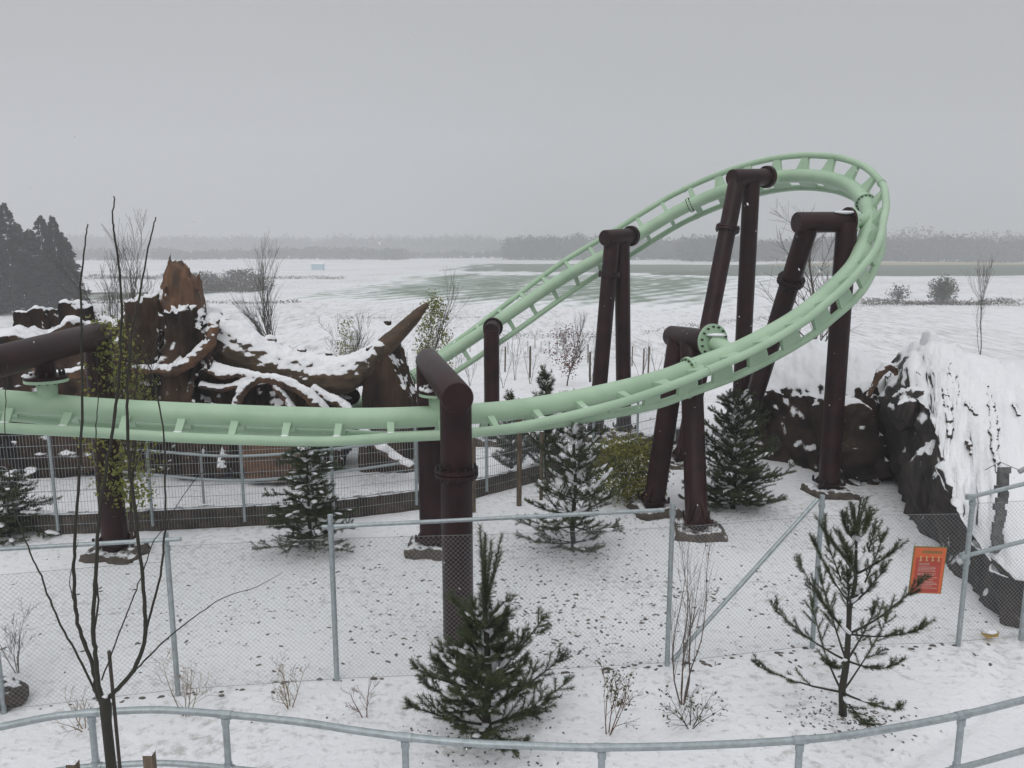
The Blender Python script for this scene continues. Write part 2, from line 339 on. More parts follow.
while s < cum[-1]-.2:
    p, T, D, G, b = at_s(s)
    wide = sm(SW0, SW0+1.6, s)*(1-sm(SW1-1.5, SW1, s))
    mb = MB()
    for sg in (1, -1):
        rl = p+D*TA+G*(sg*TG/2)
        st = p+(D*.55+G*sg*.83)*.10
        gusset(mb, st, rl, T, .11+.24*wide, .085+(.05 if sg > 0 else .36)*wide, .075)
    # saddle plate on the rail side of the spine
    gusset(mb, p+D*.11-G*.1, p+D*.11+G*.1, T, .12+.18*wide, .12+.18*wide, .07)
    tie = mb.build('tie', M_green, track)
    for sg in (1, -1):
        if wide < .3 and random.random() < .7:
            rl = p+D*TA+G*(sg*TG/2)
            sb2 = MB(); blob(sb2, rl+Vector((0, 0, .062))-G*sg*.03, .055, .35, dirv=T, el=1.3); sb2.build('snow_patch', M_snow, tie, True, 180)
    s += .72
def disc(mb, c, n, r, th, seg=24):
    n = n.normalized(); mb.tube([c-n*th/2, c+n*th/2], r, seg)
def bolts(mb, c, n, r, k, th, br=.018):
    n = n.normalized(); u = n.orthogonal().normalized(); w = n.cross(u)
    for i in range(k):
        a = 2*math.pi*i/k; q = c+(u*math.cos(a)+w*math.sin(a))*r
        mb.tube([q-n*th/2, q+n*th/2], br, 6)
for px, py, Y in ((688, 368.5, 13.15), (864, 197, 16.9), (690, 206, 21.1), (412, 376, 19.6), (-60, 395, 10)):
    p, T, D, G, b = at_s(near_s(un(px, py, Y)))
    mb = MB(); disc(mb, p, T, .205, .05, 28); disc(mb, p+D*TA+G*TG/2, T, .085, .045, 14); disc(mb, p+D*TA-G*TG/2, T, .085, .045, 14)
    jf = mb.build('joint_flange', M_green, track, True)
    mb = MB(); bolts(mb, p, T, .175, 14, .10, .015); mb.build('bolt_ring', M_bolt, jf)

def remesh(parts_fn, name, m, parent=None, vox=.05, amp=.08, fr=2.2, seed=0, amp2=.02, squash=None):
    mb = MB(); parts_fn(mb); o = mb.build(name, m, None)
    md = o.modifiers.new('r', 'REMESH'); md.mode = 'VOXEL'; md.voxel_size = vox
    dg = bpy.context.evaluated_depsgraph_get(); ev = o.evaluated_get(dg); me = bpy.data.meshes.new_from_object(ev)
    o.modifiers.clear(); old = o.data; o.data = me; bpy.data.meshes.remove(old)
    if not me.materials: me.materials.append(m)
    co = np.empty(len(me.vertices)*3); me.vertices.foreach_get('co', co); co = co.reshape(-1, 3)
    nr = np.empty(len(me.vertices)*3); me.vertices.foreach_get('normal', nr); nr = nr.reshape(-1, 3)
    sd_ = V((seed, seed*1.7, seed*.3))
    for i in range(len(co)):
        p = V(co[i]); k = squash(p) if squash else p
        d = amp*noise.fractal(k*fr+sd_, 1.0, 2.0, 4) + amp2*noise.turbulence(k*fr*3.3+sd_, 3, False)
        co[i] += nr[i]*d
    me.vertices.foreach_set('co', co.ravel()); me.update()
    me.polygons.foreach_set('use_smooth', [True]*len(me.polygons))
    if parent: parent_to(o, parent)
    return o

# ------------------------------------------------------------------ supports
CR = .195
def footing(par, c, w=.75, h=.16, ax=0):
    z0 = terrain(c.x, c.y)-.12
    M = Matrix.Rotation(ax+.3*math.sin(c.x*5), 3, 'Z'); h = .12
    f = remesh(lambda m_: (m_.box((c.x, c.y, z0+h/2+.05), (w*1.1, w*1.1, h+.16), M, .9), m_.box((c.x+.1, c.y-.12, z0+.1), (w*1.1, w*.9, .2), M, .85)), 'footing', M_conc, par, .045, .05, 4, int(c.x*10), .03)
    mb = MB(); mb.box((c.x, c.y, z0+h+.23), (w*.62, w*.62, .03), M)
    for sx in (-1, 1):
        for sy in (-1, 1):
            q = Vector((c.x, c.y, 0))+M @ Vector((sx*w*.29, sy*w*.29, 0)); mb.tube([(q.x, q.y, z0+h+.22), (q.x, q.y, z0+h+.33)], .022, 6)
            q2 = Vector((c.x, c.y, 0))+M @ Vector((sx*w*.2, sy*w*.2, 0))
            gusset(mb, Vector((q2.x, q2.y, z0+h+.24)), Vector((c.x, c.y, z0+h+.55)), (M @ Vector((sy, -sx, 0))).normalized(), .02, .02, .1)
    mb.build('base_plate', M_brown, f)
def support(label, beam, cols, spine_pt=None, flange=None, loc=None, stub='side', fr=.26, foot=True):
    """beam: (free end, track end); cols: (top, base, collar height fraction or None)"""
    t = thing('track_support', label, 'coaster support', loc or Vector((cols[0][1].x, cols[0][1].y, 0)), 'brown steel supports carrying the coaster track')
    if beam:
        a, b = beam; d = (b-a).normalized()
        mb = MB(); mb.tube([a, a+d*.02, b], [CR*.94, CR, CR], 28); mb.build('crossbeam', M_brown, t, True)
    for top, base, col in cols:
        d = (top-base).normalized()
        mb = MB(); mb.tube([base-d*.05, top], CR, 28)
        c = mb.build('column', M_brown, t, True)
        if foot: footing(c, base)
        for q in (col if isinstance(col, (list, tuple)) else [col]):
            if q is None: continue
            k = base.lerp(top, q); mb = MB(); disc(mb, k+d*.03, d, CR+.075, .045); disc(mb, k-d*.03, d, CR+.075, .045)
            f = mb.build('collar', M_brown, c, True)
            mb = MB(); bolts(mb, k, d, CR+.045, 14, .17, .016); o = mb.build('bolt_ring', M_bolt, c)
    if flange is not None:
        c, n, gr = flange
        mb = MB(); disc(mb, c-n*.03, n, fr, .045); f = mb.build('flange', M_brown, t, True)
        mb = MB(); disc(mb, c+n*.02, n, fr, .04); g_ = mb.build('track_bracket', M_green if gr else M_brown, t, True)
        mb = MB(); bolts(mb, c, n, fr-.05, 14, .16, .018); mb.build('bolt_ring', M_bolt, f)
        if spine_pt is not None:
            mb = MB(); mb.tube([c+n*.03, spine_pt], [.14, .12], 18); mb.build('bracket_stub', M_green, g_, True)
    return t
def up_(p, z): return V((p.x, p.y, z))
# S1 far left
b1_ = uz(116, 552, .05); bz = 3.57
e1 = up_(b1_, bz); e0p = uz(0, 361, bz); d1 = (e0p-e1).normalized(); e0 = e1+d1*4.6
sup = support('brown portal support at the left edge, its crossbeam cut by the frame', (e0, e1-d1*.12), [(e1-V((0, 0, .05)), b1_, None), (e0-d1*.2, up_(e0-d1*.2, .05), None)])
def hanger(sup, spx, Y, bz, dz=.30):
    p, T, D, G, b = at_s(near_s(un(*spx, Y)))
    zt = bz-dz
    mb = MB(); mb.tube([up_(p, bz-.05), up_(p, zt)], .13, 18); h = mb.build('hanger', M_brown, sup, True)
    mb = MB(); disc(mb, up_(p, zt-.0), V((0, 0, 1)), .27, .04); f = mb.build('flange', M_brown, h, True)
    mb = MB(); bolts(mb, up_(p, zt), V((0, 0, 1)), .22, 14, .16, .018); mb.build('bolt_ring', M_bolt, h)
    mb = MB(); disc(mb, up_(p, zt-.045), V((0, 0, 1)), .27, .04)
    mb.tube([up_(p, zt-.05), p], [.13, .12], 18); mb.build('track_bracket', M_green, sup, True)
    mb = MB()
    for k in range(5):
        a = 2.2+k*.5; blob(mb, up_(p, zt+.03)+V((math.cos(a)*.21, math.sin(a)*.21, 0)), .07, .6)
    mb.build('snow_patch', M_snow, sup, True, 180)
# spine crossing under the left beam
tt = min(FR, key=lambda q: ((V((q[0].x, q[0].y, 0))-V((e0.x, e0.y, 0)))-d1*((V((q[0].x, q[0].y, 0))-V((e0.x, e0.y, 0))).dot(V((d1.x, d1.y, 0))))).length)
hp = tt[0]; hpx = None
def hanger_at(sup, p, bz, dz=.30):
    global at_s
    old = at_s
    f_ = lambda s: old(near_s(p))
    at_s = f_
    hanger(sup, (0, 400), 10, bz, dz)
    at_s = old
hanger_at(sup, hp, bz, .38)
# S2 centre
bF = uz(458.5, 636, .0); bB = uz(432, 548, .05); bz = 3.14
dd = (V((bB.x, bB.y, 0))-V((bF.x, bF.y, 0))).normalized()
sup = support('thick brown portal support in the middle, its front column behind the bushy pine', (up_(bF, bz)-dd*.19, up_(bB, bz)+dd*.1), [(up_(bF, bz-.02), bF, .70), (up_(bB, bz-.02), bB, .70)], foot=False)
footing(sup.children[-1], bB)
tt = min(FR[:150], key=lambda q: abs((q[0]-bF).x*dd.y-(q[0]-bF).y*dd.x))
hanger_at(sup, tt[0], bz)
# S3 short, behind
p3 = un(491.5, 330, 19.7); sp3 = at_s(near_s(un(500, 322, 20.6)))[0]
n3 = (at_s(near_s(un(497, 324, 20.6)))[0]-p3).normalized()
support('single brown column under the low end of the descending track', (p3-n3*.12, p3+n3*.35), [(p3-V((0, 0, .02)), up_(p3, .0), None)], p3+n3*.95, (p3+n3*.33, n3, False), fr=.25)
# S4
a4 = un(604.5, 238, 20.0); c4 = un(631, 236, 20.75); n4 = (c4-a4).normalized(); s4 = at_s(near_s(un(640, 231, 21.3)))[0]
support('pair of brown columns below the middle of the climbing track', (a4, c4), [(un(612, 240, 20.25), uz(595, 438, .05), .83), (un(622, 240, 20.55), uz(624, 434, .05), None)], s4, (c4, n4, False))
# S5
a5 = un(732, 178, 18.7); c5 = un(767, 177, 19.4); n5 = (c5-a5).normalized(); s5 = at_s(near_s(un(780, 178, 19.8)))[0]
support('tallest brown support, leaning and upright column below the top of the turn', (a5, c5), [(un(737, 181, 18.8), uz(682, 462, .05), .83), (up_(un(751.5, 181, 19.05), 6.35), up_(un(751.5, 181, 19.05), .0), None)], s5, (c5, n5, False))
# S6
b6 = uz(828, 491, .05); z6 = un(835, 222, b6.y).z
a6 = un(796, 222.5, b6.y-.15); c6 = un(849, 222, b6.y+.1); n6 = (c6-a6).normalized(); s6 = at_s(near_s(un(869, 222, 16.2)))[0]
sup6 = support('brown support inside the right end of the turn, before the dark rock', (a6, c6), [(up_(b6, z6), b6, None), (un(808, 226, b6.y-.1), uz(737, 452, .05), .80)], s6, (c6, n6, True), fr=.28)
# S7
b7 = uz(697, 531, .05); c7 = un(712, 341, 13.75); a7 = un(671, 336, 14.9); n7 = (c7-a7).normalized()
s7 = at_s(near_s(un(733, 352, 13.5)))[0]
k7 = a7.lerp(c7, min(.85, max(.3, (b7.x-a7.x)/(c7.x-a7.x))))
sup7 = support('low brown support bolted to a round green flange at the front of the turn', (a7, c7), [(k7, b7, None), (a7.lerp(c7, .2), uz(653, 509, .05), None)], s7, (c7, n7, True), fr=.30)
for sp9, rr in ((un(845, 212.5, b6.y-.05), .12), (un(716, 335, 13.65), .1)):
    mb = MB(); blob(mb, sp9, rr, .3, 9, el=1.8); mb.build('snow_patch', M_snow, sup6 if sp9.z > 4 else sup7, True, 180)
# S8 hidden stub left of the rock block
q8 = un(352, 397, 17.6); q9 = un(330, 378, 19.2)
support('short brown pipe support half hidden under the snowy carved root', (q8, q9), [(q9, up_(q9, 0), None)])

# ------------------------------------------------------------------ carved stump and rocks
def ell(mb, c, r, rot=0, n=14):
    vs = []; M = Matrix.Rotation(rot, 3, 'Z')
    vs.append(V((0, 0, r[2])))
    for j in range(1, n):
        th = math.pi*j/n
        for k in range(2*n):
            a = math.pi*k/n; vs.append(V((r[0]*math.sin(th)*math.cos(a), r[1]*math.sin(th)*math.sin(a), r[2]*math.cos(th))))
    vs.append(V((0, 0, -r[2]))); m2 = 2*n; e_ = len(vs)-1
    fs = [(0, 1+k, 1+(k+1) % m2) for k in range(m2)]
    for j in range(n-2): fs += [(1+j*m2+k, 1+(j+1)*m2+k, 1+(j+1)*m2+(k+1) % m2, 1+j*m2+(k+1) % m2) for k in range(m2)]
    b0 = 1+(n-2)*m2; fs += [(b0+(k+1) % m2, b0+k, e_) for k in range(m2)]
    mb.add([M @ q + V(c) for q in vs], fs)
def prism(mb, px, Y0, Y1, sh=(1, 1)):      # outline at depth Y0 with real thickness to Y1, narrower behind
    n = len(px); A = [un(a, b, Y0) for a, b in px]; c = sum(A, V())/n
    B = [V((c.x+(p.x-c.x)*sh[0], Y1, c.z+(p.z-c.z)*sh[1])) for p in A]
    mb.add(A+B, [tuple(range(n)), tuple(range(2*n-1, n-1, -1))]+[(i, n+i, n+(i+1) % n, (i+1) % n) for i in range(n)])
def root(mb, pts, r): mb.tube(catmull([V(p) for p in pts], 6), [max(.01, a) for a in [x.x for x in catmull([V((q, 0, 0)) for q in r], 6)]], 12)
vert = lambda p: V((p.x*1.6, p.y*1.6, p.z*.4))
M_spike = mat('orange_brown_split_wood', (.17, .085, .042), .7, vs=4, col2=(.05, .027, .017), bump=.8, bs=14, stretch=(1.5, 1.5, .4))
M_rootsnow = mat('snow_laden_brown_roots', (.12, .06, .032), .75, vs=4, col2=(.03, .018, .013), bump=.8, bs=14, snow=(.02, .14, 3.0))
stump = thing('carved_tree_stump', 'huge dark artificial tree stump with a brown spike on top, behind the track', 'stump', un(165, 480, 17.2)-V((0, 0, un(165, 480, 17.2).z)))
remesh(lambda mb: (prism(mb, [(118, 475), (114, 380), (121, 320), (127, 299), (140, 302), (152, 297), (159, 306), (160, 380), (166, 475)], 16.5, 18.4, (.9, .9)),
                   prism(mb, [(165, 475), (163, 380), (161, 312), (176, 309), (192, 316), (207, 336), (212, 366), (196, 382), (190, 400), (235, 440), (235, 475)], 16.35, 18.0, (.9, .9)), prism(mb, [(150, 475), (150, 310), (200, 330), (200, 475)], 17.0, 18.2, (.95, .95)),
                   prism(mb, [(98, 475), (90, 380), (88, 330), (125, 325), (140, 475)], 17.4, 18.8, (.9, .9)),
                   prism(mb, [(195, 480), (195, 385), (205, 370), (240, 376), (300, 390), (335, 405), (352, 440), (330, 480)], 16.9, 18.2, (.9, .85))),
       'stump_body', M_stump, stump, .055, .22, 1.5, 2, .16, vert)
remesh(lambda mb: (prism(mb, [(163, 318), (166, 294), (169, 260), (173, 264), (183, 275), (192, 281), (196, 300), (198, 330), (188, 330), (172, 322)], 16.9, 17.5, (.95, .97)),
                   ell(mb, un(168, 308, 16.95), (.26, .3, .22)), root(mb, [un(166, 290, 17.0), un(169, 268, 17.0), un(170, 253, 17.0)], [.12, .06, .012]), root(mb, [un(186, 285, 17.0), un(187, 271, 17.0), un(185, 263, 17.0)], [.1, .05, .012]), root(mb, [un(197, 290, 17.0), un(199, 277, 17.0), un(200, 270, 17.0)], [.08, .04, .012]), root(mb, [un(163, 314, 16.8), un(162, 302, 16.8), un(165, 286, 16.85)], [.05, .04, .02])),
       'spike', M_spike, stump, .03, .04, 3, 5, .02, vert)
remesh(lambda mb: (root(mb, [un(214, 318, 16.7), un(209, 342, 16.5), (un(190, 361, 16.3)), un(172, 370, 16.2), un(150, 369, 16.1), un(132, 368, 16.0)], [.12, .14, .13, .13, .1, .06]),
                   root(mb, [un(172, 370, 16.2), un(181, 357, 16.4), un(187, 349, 16.6)], [.08, .07, .04])), 'branch_root', M_root, stump, .03, .04, 4, 3, .015)
remesh(lambda mb: [root(mb, [un(a, b, Y) for a, b, Y in P], R) for P, R in (
        ([(203, 362, 16.6), (228, 370, 16.5), (258, 377, 16.4), (285, 382, 16.3), (312, 398, 16.2), (330, 420, 16.3)], [.1, .1, .11, .12, .13, .14]),
        ([(262, 377, 16.4), (245, 388, 16.3), (236, 405, 16.3), (228, 440, 16.2), (222, 470, 16.2)], [.1, .09, .1, .1, .12]),
        ([(205, 368, 16.5), (225, 375, 16.4), (240, 372, 16.4)], [.09, .1, .06]),
        ([(272, 380, 16.3), (280, 392, 16.3), (290, 406, 16.3), (296, 430, 16.3)], [.08, .09, .1, .12]),
        ([(200, 385, 16.5), (222, 388, 16.4), (240, 384, 16.4), (255, 378, 16.4)], [.08, .08, .08, .06]),
        ([(312, 388, 16.7), (330, 398, 16.6), (350, 412, 16.5), (372, 440, 16.3), (412, 468, 16.0)], [.1, .11, .12, .12, .11]))],
       'surface_roots', M_rootsnow, stump, .03, .03, 4, 9, .015)
remesh(lambda mb: prism(mb, [(243, 482), (242, 440), (250, 425), (300, 425), (307, 440), (306, 482)], 16.0, 16.9, (.8, .9)), 'wooden_foot', M_root, stump, .05, .08, 2, 4, .03, vert)
M_point = mat('bare_carved_wood', (.105, .062, .034), .7, vs=4, col2=(.05, .032, .02), bump=.7, bs=16, stretch=(.4, 1.5, 1.5))
horn = thing('curved_root_horn', 'giant upturned carved root tapering to a point, snow along its top', 'carved root', un(380, 470, 17.2)-V((0, 0, un(380, 470, 17.2).z)))
HP = [(205, 328), (225, 341), (260, 358), (295, 371), (330, 377), (358, 368), (380, 350), (392, 340)]
HR = [.42, .48, .48, .46, .42, .36, .24, .17]
remesh(lambda mb: root(mb, [un(a, b, 17.3-.15*math.sin(i*.35)) for i, (a, b) in enumerate(HP)], HR), 'root_shaft', M_horn, horn, .035, .06, 2.2, 8, .03)
remesh(lambda mb: root(mb, [un(a, b, 17.15) for a, b in [(376, 355), (386, 345), (400, 332), (414, 318), (428, 303)]], [.17, .21, .17, .13, .05]), 'point', M_point, horn, .025, .015, 3, 8, .008)
mbk = MB()
for a, b, r in ((226, 321, .13), (270, 340, .14), (302, 350, .12), (329, 354, .08), (388, 322, .09)):
    q = un(a, b, 17.3); blob(mbk, q, r, .9, 8)
mbk.build('root_knobs', M_horn, horn, True, 180)
blk = thing('carved_root_block', 'dark reddish brown rock block propping up the curved root', 'rock', uz(388, 472, 0))
remesh(lambda mb: (prism(mb, [(361, 475), (361, 400), (363, 352), (372, 345), (385, 346), (392, 360), (401, 385), (410, 402), (418, 475)], 17.0, 18.3, (.9, .92)),
                   prism(mb, [(383, 420), (382, 350), (393, 339), (402, 372), (412, 400), (420, 440)], 17.5, 18.5, (.9, .9))), 'block_body', M_stump, blk, .05, .07, 2.0, 12, .05, vert)
# left rocks
for k, (out, Y0, Y1, lab) in enumerate([
        ([(13, 350), (10, 330), (12, 312), (38, 309), (44, 325), (49, 350)], 18, 18.9, 'flat topped dark rock stub beyond the left crossbeam'),
        ([(55, 352), (60, 320), (59, 303), (64, 301), (76, 308), (82, 328), (86, 355)], 17.5, 18.3, 'pointed dark rock with a brown cap beside the flat topped rock stub')]):
    t = thing('carved_rock', lab, 'rock', (un(*out[0], Y0).x+.3, Y0, 0), None)
    base = [(out[0][0]-4, 470)]+out+[(out[-1][0]+6, 470)]
    remesh(lambda mb: prism(mb, base, Y0, Y1, (.85, .95)), 'rock_body', M_stump, t, .05, .1, 2, k+20, .05, vert)
t = thing('low_rock_bank', 'low dark rock bank with snow, low at the left edge behind the crossbeam', 'rock', (-9.5, 17, 0))
remesh(lambda mb: (prism(mb, [(-60, 475), (-60, 342), (-20, 340), (0, 332), (28, 345), (45, 338), (66, 322), (82, 340), (100, 360), (112, 475)], 16.7, 18.6, (.95, .95)),), 'rock_body', M_stump, t, .07, .22, 1.2, 31, .1)
t = tag(remesh(lambda mb: root(mb, [un(30, 366, 15.6), un(55, 376, 15.5), un(80, 372, 15.4), un(98, 372, 15.4)], [.08, .12, .11, .09]), 'fallen_root', M_root, None, .03, .03, 4, 3, .01),
        'short orange brown root stub lying above the green bracket', 'root')
# right: cave rock and drifted mound
M_rockd = mat('bare_dark_rock', (.028, .021, .019), .85, vs=3, col2=(.010, .008, .008), bump=.8, bs=10)
M_rockv = mat('streaked_dark_rock', (.050, .038, .034), .75, vs=2.5, col2=(.013, .011, .011), bump=1, bs=8, stretch=(1.4, 1.4, .5), snow=(.40, .56, 1.7))
cave = thing('dark_cave_rock', 'dark vertical rock face with a thick snow roof behind the right support', 'rock', (6.5, 17.6, 0))
def loft(name, cols, m, par, seed, amp=.14, fr=1.5, amp2=.06, squash=vert, sub=7, bulge=.22, over=.12, fsl=.45):
    rows = []
    for px, (ry, rY), (ty, tY), (bx, by) in cols:
        R_ = un(px, ry, rY); T_ = un(px, ty, tY); B_ = uz(bx, by, 0); 
        out_ = (T_-R_); out_.z = 0; out_.normalize()
        Mi = R_.lerp(T_, .5)+V((0, 0, bulge)); C1 = T_.lerp(B_, .12)+out_*over; C2 = T_.lerp(B_, .6)+out_*over*.6
        rows.append([V((R_.x, R_.y+2.6, -.4)), V((R_.x, R_.y+1.0, R_.z*.8)), R_, Mi, T_, C1, C2, B_, B_-V((0, 0, .5))])
    dense = [catmull(r, sub) for r in rows]; ncol = len(dense[0]); colc = [catmull([d[k] for d in dense], 12) for k in range(ncol)]
    nr = len(colc[0]); mb = MB(); sd_ = V((seed, seed*.7, seed*1.3))
    P = [[colc[k][i] for k in range(ncol)] for i in range(nr)]; vs = []
    for i in range(nr):
        for k in range(ncol):
            a = P[min(i+1, nr-1)][k]-P[max(i-1, 0)][k]; b = P[i][min(k+1, ncol-1)]-P[i][max(k-1, 0)]; n_ = b.cross(a)
            n_ = n_.normalized() if n_.length > 1e-6 else V((0, 0, 1)); p = P[i][k]; q = squash(p)
            face = 1 if k > sub*4 else fsl
            d = (amp*noise.fractal(q*fr+sd_, 1.0, 2.0, 4)+amp2*noise.turbulence(q*fr*3+sd_, 3, False)+.05*noise.ridged_multi_fractal(q*fr*1.3+sd_, 1, 2, 3, .8, 1.5))*face
            vs.append(p-n_*d)
    mb.add(vs, [(i*ncol+k, i*ncol+k+1, (i+1)*ncol+k+1, (i+1)*ncol+k) for i in range(nr-1) for k in range(ncol-1)])
    mb.add([P[0][k] for k in range(ncol)], [tuple(range(ncol))]); mb.add([P[-1][k] for k in range(ncol)], [tuple(range(ncol-1, -1, -1))])
    return mb.build(name, m, par, True, 180)
loft('rock_face', [(752, (356, 20.2), (386, 18.6), (755, 458)), (780, (346, 20.2), (388, 18.2), (780, 463)), (802, (340, 19.9), (390, 17.9), (800, 468)), (830, (342, 19.6), (394, 17.3), (828, 475)), (852, (347, 19.2), (392, 16.9), (850, 484)), (874, (362, 18.6), (388, 16.7), (872, 485)), (893, (382, 18.0), (400, 16.7), (895, 479))], M_rock, cave, 4, .20, 1.7, .12, squash=lambda p: V((p.x*1.3, p.y*1.3, p.z*.9)))
remesh(lambda mb: prism(mb, [(835, 470), (836, 418), (842, 406), (862, 402), (874, 412), (884, 436), (888, 478), (860, 482)], 15.95, 17.2, (.95, .95)), 'rock_ledge', M_rock, cave, .05, .10, 1.6, 42, .05)
mound = thing('snowy_rock_mound', 'large rock mound buried in drifted snow above a dark craggy cliff at the right edge', 'rock', (8.6, 14, 0))
loft('rock_body', [(884, (378, 17.6), (398, 16.3), (892, 479)), (904, (350, 17.6), (392, 15.2), (903, 505)), (926, (339, 17.2), (402, 14.4), (925, 531)), (941, (341, 16.9), (446, 13.1), (941, 554)), (958, (350, 16.6), (500, 12.0), (960, 577)), (984, (361, 16.2), (540, 10.9), (985, 604)), (1012, (369, 16.0), (566, 10.15), (1010, 626)), (1044, (375, 15.8), (574, 9.95), (1044, 634)), (1120, (384, 15.5), (582, 9.95), (1120, 640)), (1260, (410, 15), (590, 10.0), (1260, 640))], M_rockv, mound, 9, .24, 1.0, .13, squash=lambda p: V((p.x*1.25, p.y, p.z*.8)), fsl=.8)
remesh(lambda mb: (ell(mb, un(911, 410, 15.0), (.42, .35, .40)), ell(mb, un(935, 478, 13.75), (.42, .4, .66), .2)), 'rock_outcrop', M_rockv, mound, .045, .14, 2.0, 71, .06, vert)
from mathutils.bvhtree import BVHTree
_mo = [o for o in mound.children if o.name.startswith('rock_body')][0]
_bv = BVHTree.FromPolygons([v.co.copy() for v in _mo.data.vertices], [tuple(p.vertices) for p in _mo.data.polygons]); _ol = world_loc(_mo)
def hit(px, py, off=0):                  # point on the mound surface
    h, n_, _, _ = _bv.ray_cast(V((0, 0, CH))-_ol, V(ray(px, py)))
    return (h+_ol+n_*off) if h else un(px, py, 14)
remesh(lambda mb: [root(mb, [hit(a, b) for a, b in P], R) for P, R in (([(948, 360), (953, 378), (958, 396)], [.02, .055, .02]), ([(943, 386), (948, 408), (950, 438)], [.03, .07, .03]), ([(986, 384), (992, 410), (994, 440), (998, 474)], [.02, .045, .06, .02]), ([(966, 404), (977, 416)], [.04, .03]), ([(968, 440), (972, 456)], [.03, .03]), ([(1012, 402), (1020, 416)], [.03, .03]), ([(917, 372), (921, 376)], [.03, .02]))],
       'rock_rib', M_rockv, mound, .025, .04, 4, 3, .03)
remesh(lambda mb: prism(mb, [(926, 358), (931, 330), (938, 335), (953, 358)], 16.6, 17.0, (.9, .9)), 'snow_peak', M_snow, mound, .04, .03, 3, 1, .01)
tag(remesh(lambda mb: root(mb, [un(868, 398, 16.4), un(876, 381, 16.4), (un(883, 370, 16.4)), un(890, 367, 16.4), un(897, 374, 16.4), un(899, 382, 16.4)], [.05, .07, .10, .09, .06, .03]), 'arched_root', M_root, None, .025, .02, 5, 3, .01),
    'thin reddish brown arched root bridging the cave rock and the snowy mound', 'root')
pb_ = hit(1001, 549)
pl = thing('weathered_plank', 'grey notched wooden plank standing in the snowy mound by the fence gate', 'plank', pb_)
mb = MB(); a, b = un(1004, 467, pb_.y+.25), pb_-V((0, 0, .05))
d = (b-a).normalized(); sd_ = V((1, 0, 0)); nn = d.cross(sd_)
for k in range(14):
    t0, t1 = a.lerp(b, k/14), a.lerp(b, (k+1)/14+.002); w = .12+.05*random.random(); off = -.05*k/14+random.uniform(-.03, .02)
    M_ = Matrix((sd_, nn, d)).transposed(); mb.box((t0+t1)/2+sd_*off, (w, .05, (t1-t0).length), M_)
mb.build('plank_body', mat('grey_driftwood', (.13, .135, .135), .85, var=.25, vs=12, bump=.5, snow=(.85, 1, 8)), pl)
tag(remesh(lambda mb: (ell(mb, uz(-3, 696, .08), (.32, .25, .2)), ell(mb, uz(-40, 700, .1), (.3, .3, .22))), 'brown_boulder', M_conc, None, .03, .08, 3, 61, .03), 'flat brown boulder at the foot of the leftmost fence post', 'boulder')
yb = thing('yellow_block', 'small yellow block lying in snow below the gate corner', 'block', uz(990, 634, 0))
mb = MB(); mb.box(uz(990, 633, .08), (.17, .1, .07), Matrix.Rotation(.2, 3, 'Z')); mb.build('block_body', mat('faded_yellow_plastic', (.55, .33, .04), .6), yb)
mb = MB(); blob(mb, uz(990, 631, .13), .09, .35, el=1.2); mb.build('snow_cap', M_snow, yb, True, 180)

# ------------------------------------------------------------------ mesh panel fence on its concrete edging
def resample(P, step):
    out = [P[0]]; acc = 0
    for i in range(len(P)-1):
        L_ = (P[i+1]-P[i]).length; 
        while acc+step <= L_+1e-6 or False:
            acc += step; out.append(P[i].lerp(P[i+1], acc/L_))
        acc = acc-L_
    return out
def at_len(P, s):
    for i in range(len(P)-1):
        L_ = (P[i+1]-P[i]).length
        if s <= L_ or i == len(P)-2: return P[i].lerp(P[i+1], min(1, s/L_))
        s -= L_
FP = [uz(-150, 560), uz(-60, 545), uz(20, 533), uz(57, 536), uz(120, 533), uz(200, 529), uz(300, 524), uz(365, 517), uz(430, 508), uz(480, 498), uz(540, 482), uz(600, 466), uz(650, 452), uz(690, 440)]
FP = catmull([V((p.x, p.y, 0)) for p in FP], 6)
flen = sum((FP[i+1]-FP[i]).length for i in range(len(FP)-1))
mf = thing('mesh_panel_fence', 'curved fence of fine steel mesh panels on a brown concrete edging, behind the track', 'fence', (FP[0].x, FP[0].y, 0))
mb = MB(); pr = None; vs = []; m_ = 0; s = 0
while s <= flen:
    p = at_len(FP, s); q = at_len(FP, min(flen, s+.1)); 
    if s+.1 <= flen: nrm_ = (q-p).cross(V((0, 0, 1))).normalized()
    for off, z in ((-.04, -.2), (-.04, .36), (-.22, .36), (-.22, -.2)): vs.append(p+nrm_*off+V((0, 0, z)))
    m_ += 1; s += .5
mb.add(vs, [(i*4+k, i*4+(k+1) % 4, i*4+4+(k+1) % 4, i*4+4+k) for i in range(m_-1) for k in range(4)])
mb.build('edging', M_conc, mf)
PS = 1.55; k = 0
while k*PS < flen-.2:
    p = at_len(FP, k*PS); q = at_len(FP, min(flen-.01, (k+1)*PS)); d = (q-p); Ln = d.length; d.normalize()
    mb = MB(); mb.tube([p+V((0, 0, .1)), p+V((0, 0, 1.86))], .028, 8); mb.build('post', M_galv, mf, True)
    mb = MB()
    j = .05
    while j < Ln: a = p+d*j; mb.tube([a+V((0, 0, .04)), a+V((0, 0, 1.80))], .0032, 3, False); j += .052
    z = .2
    while z < 1.82: mb.tube([p+V((0, 0, z)), q+V((0, 0, z))], .0045 if abs((z-.4) % .4) > .01 else .009, 4, False); z += .2
    mb.build('mesh_panel', M_galv, mf); k += 1
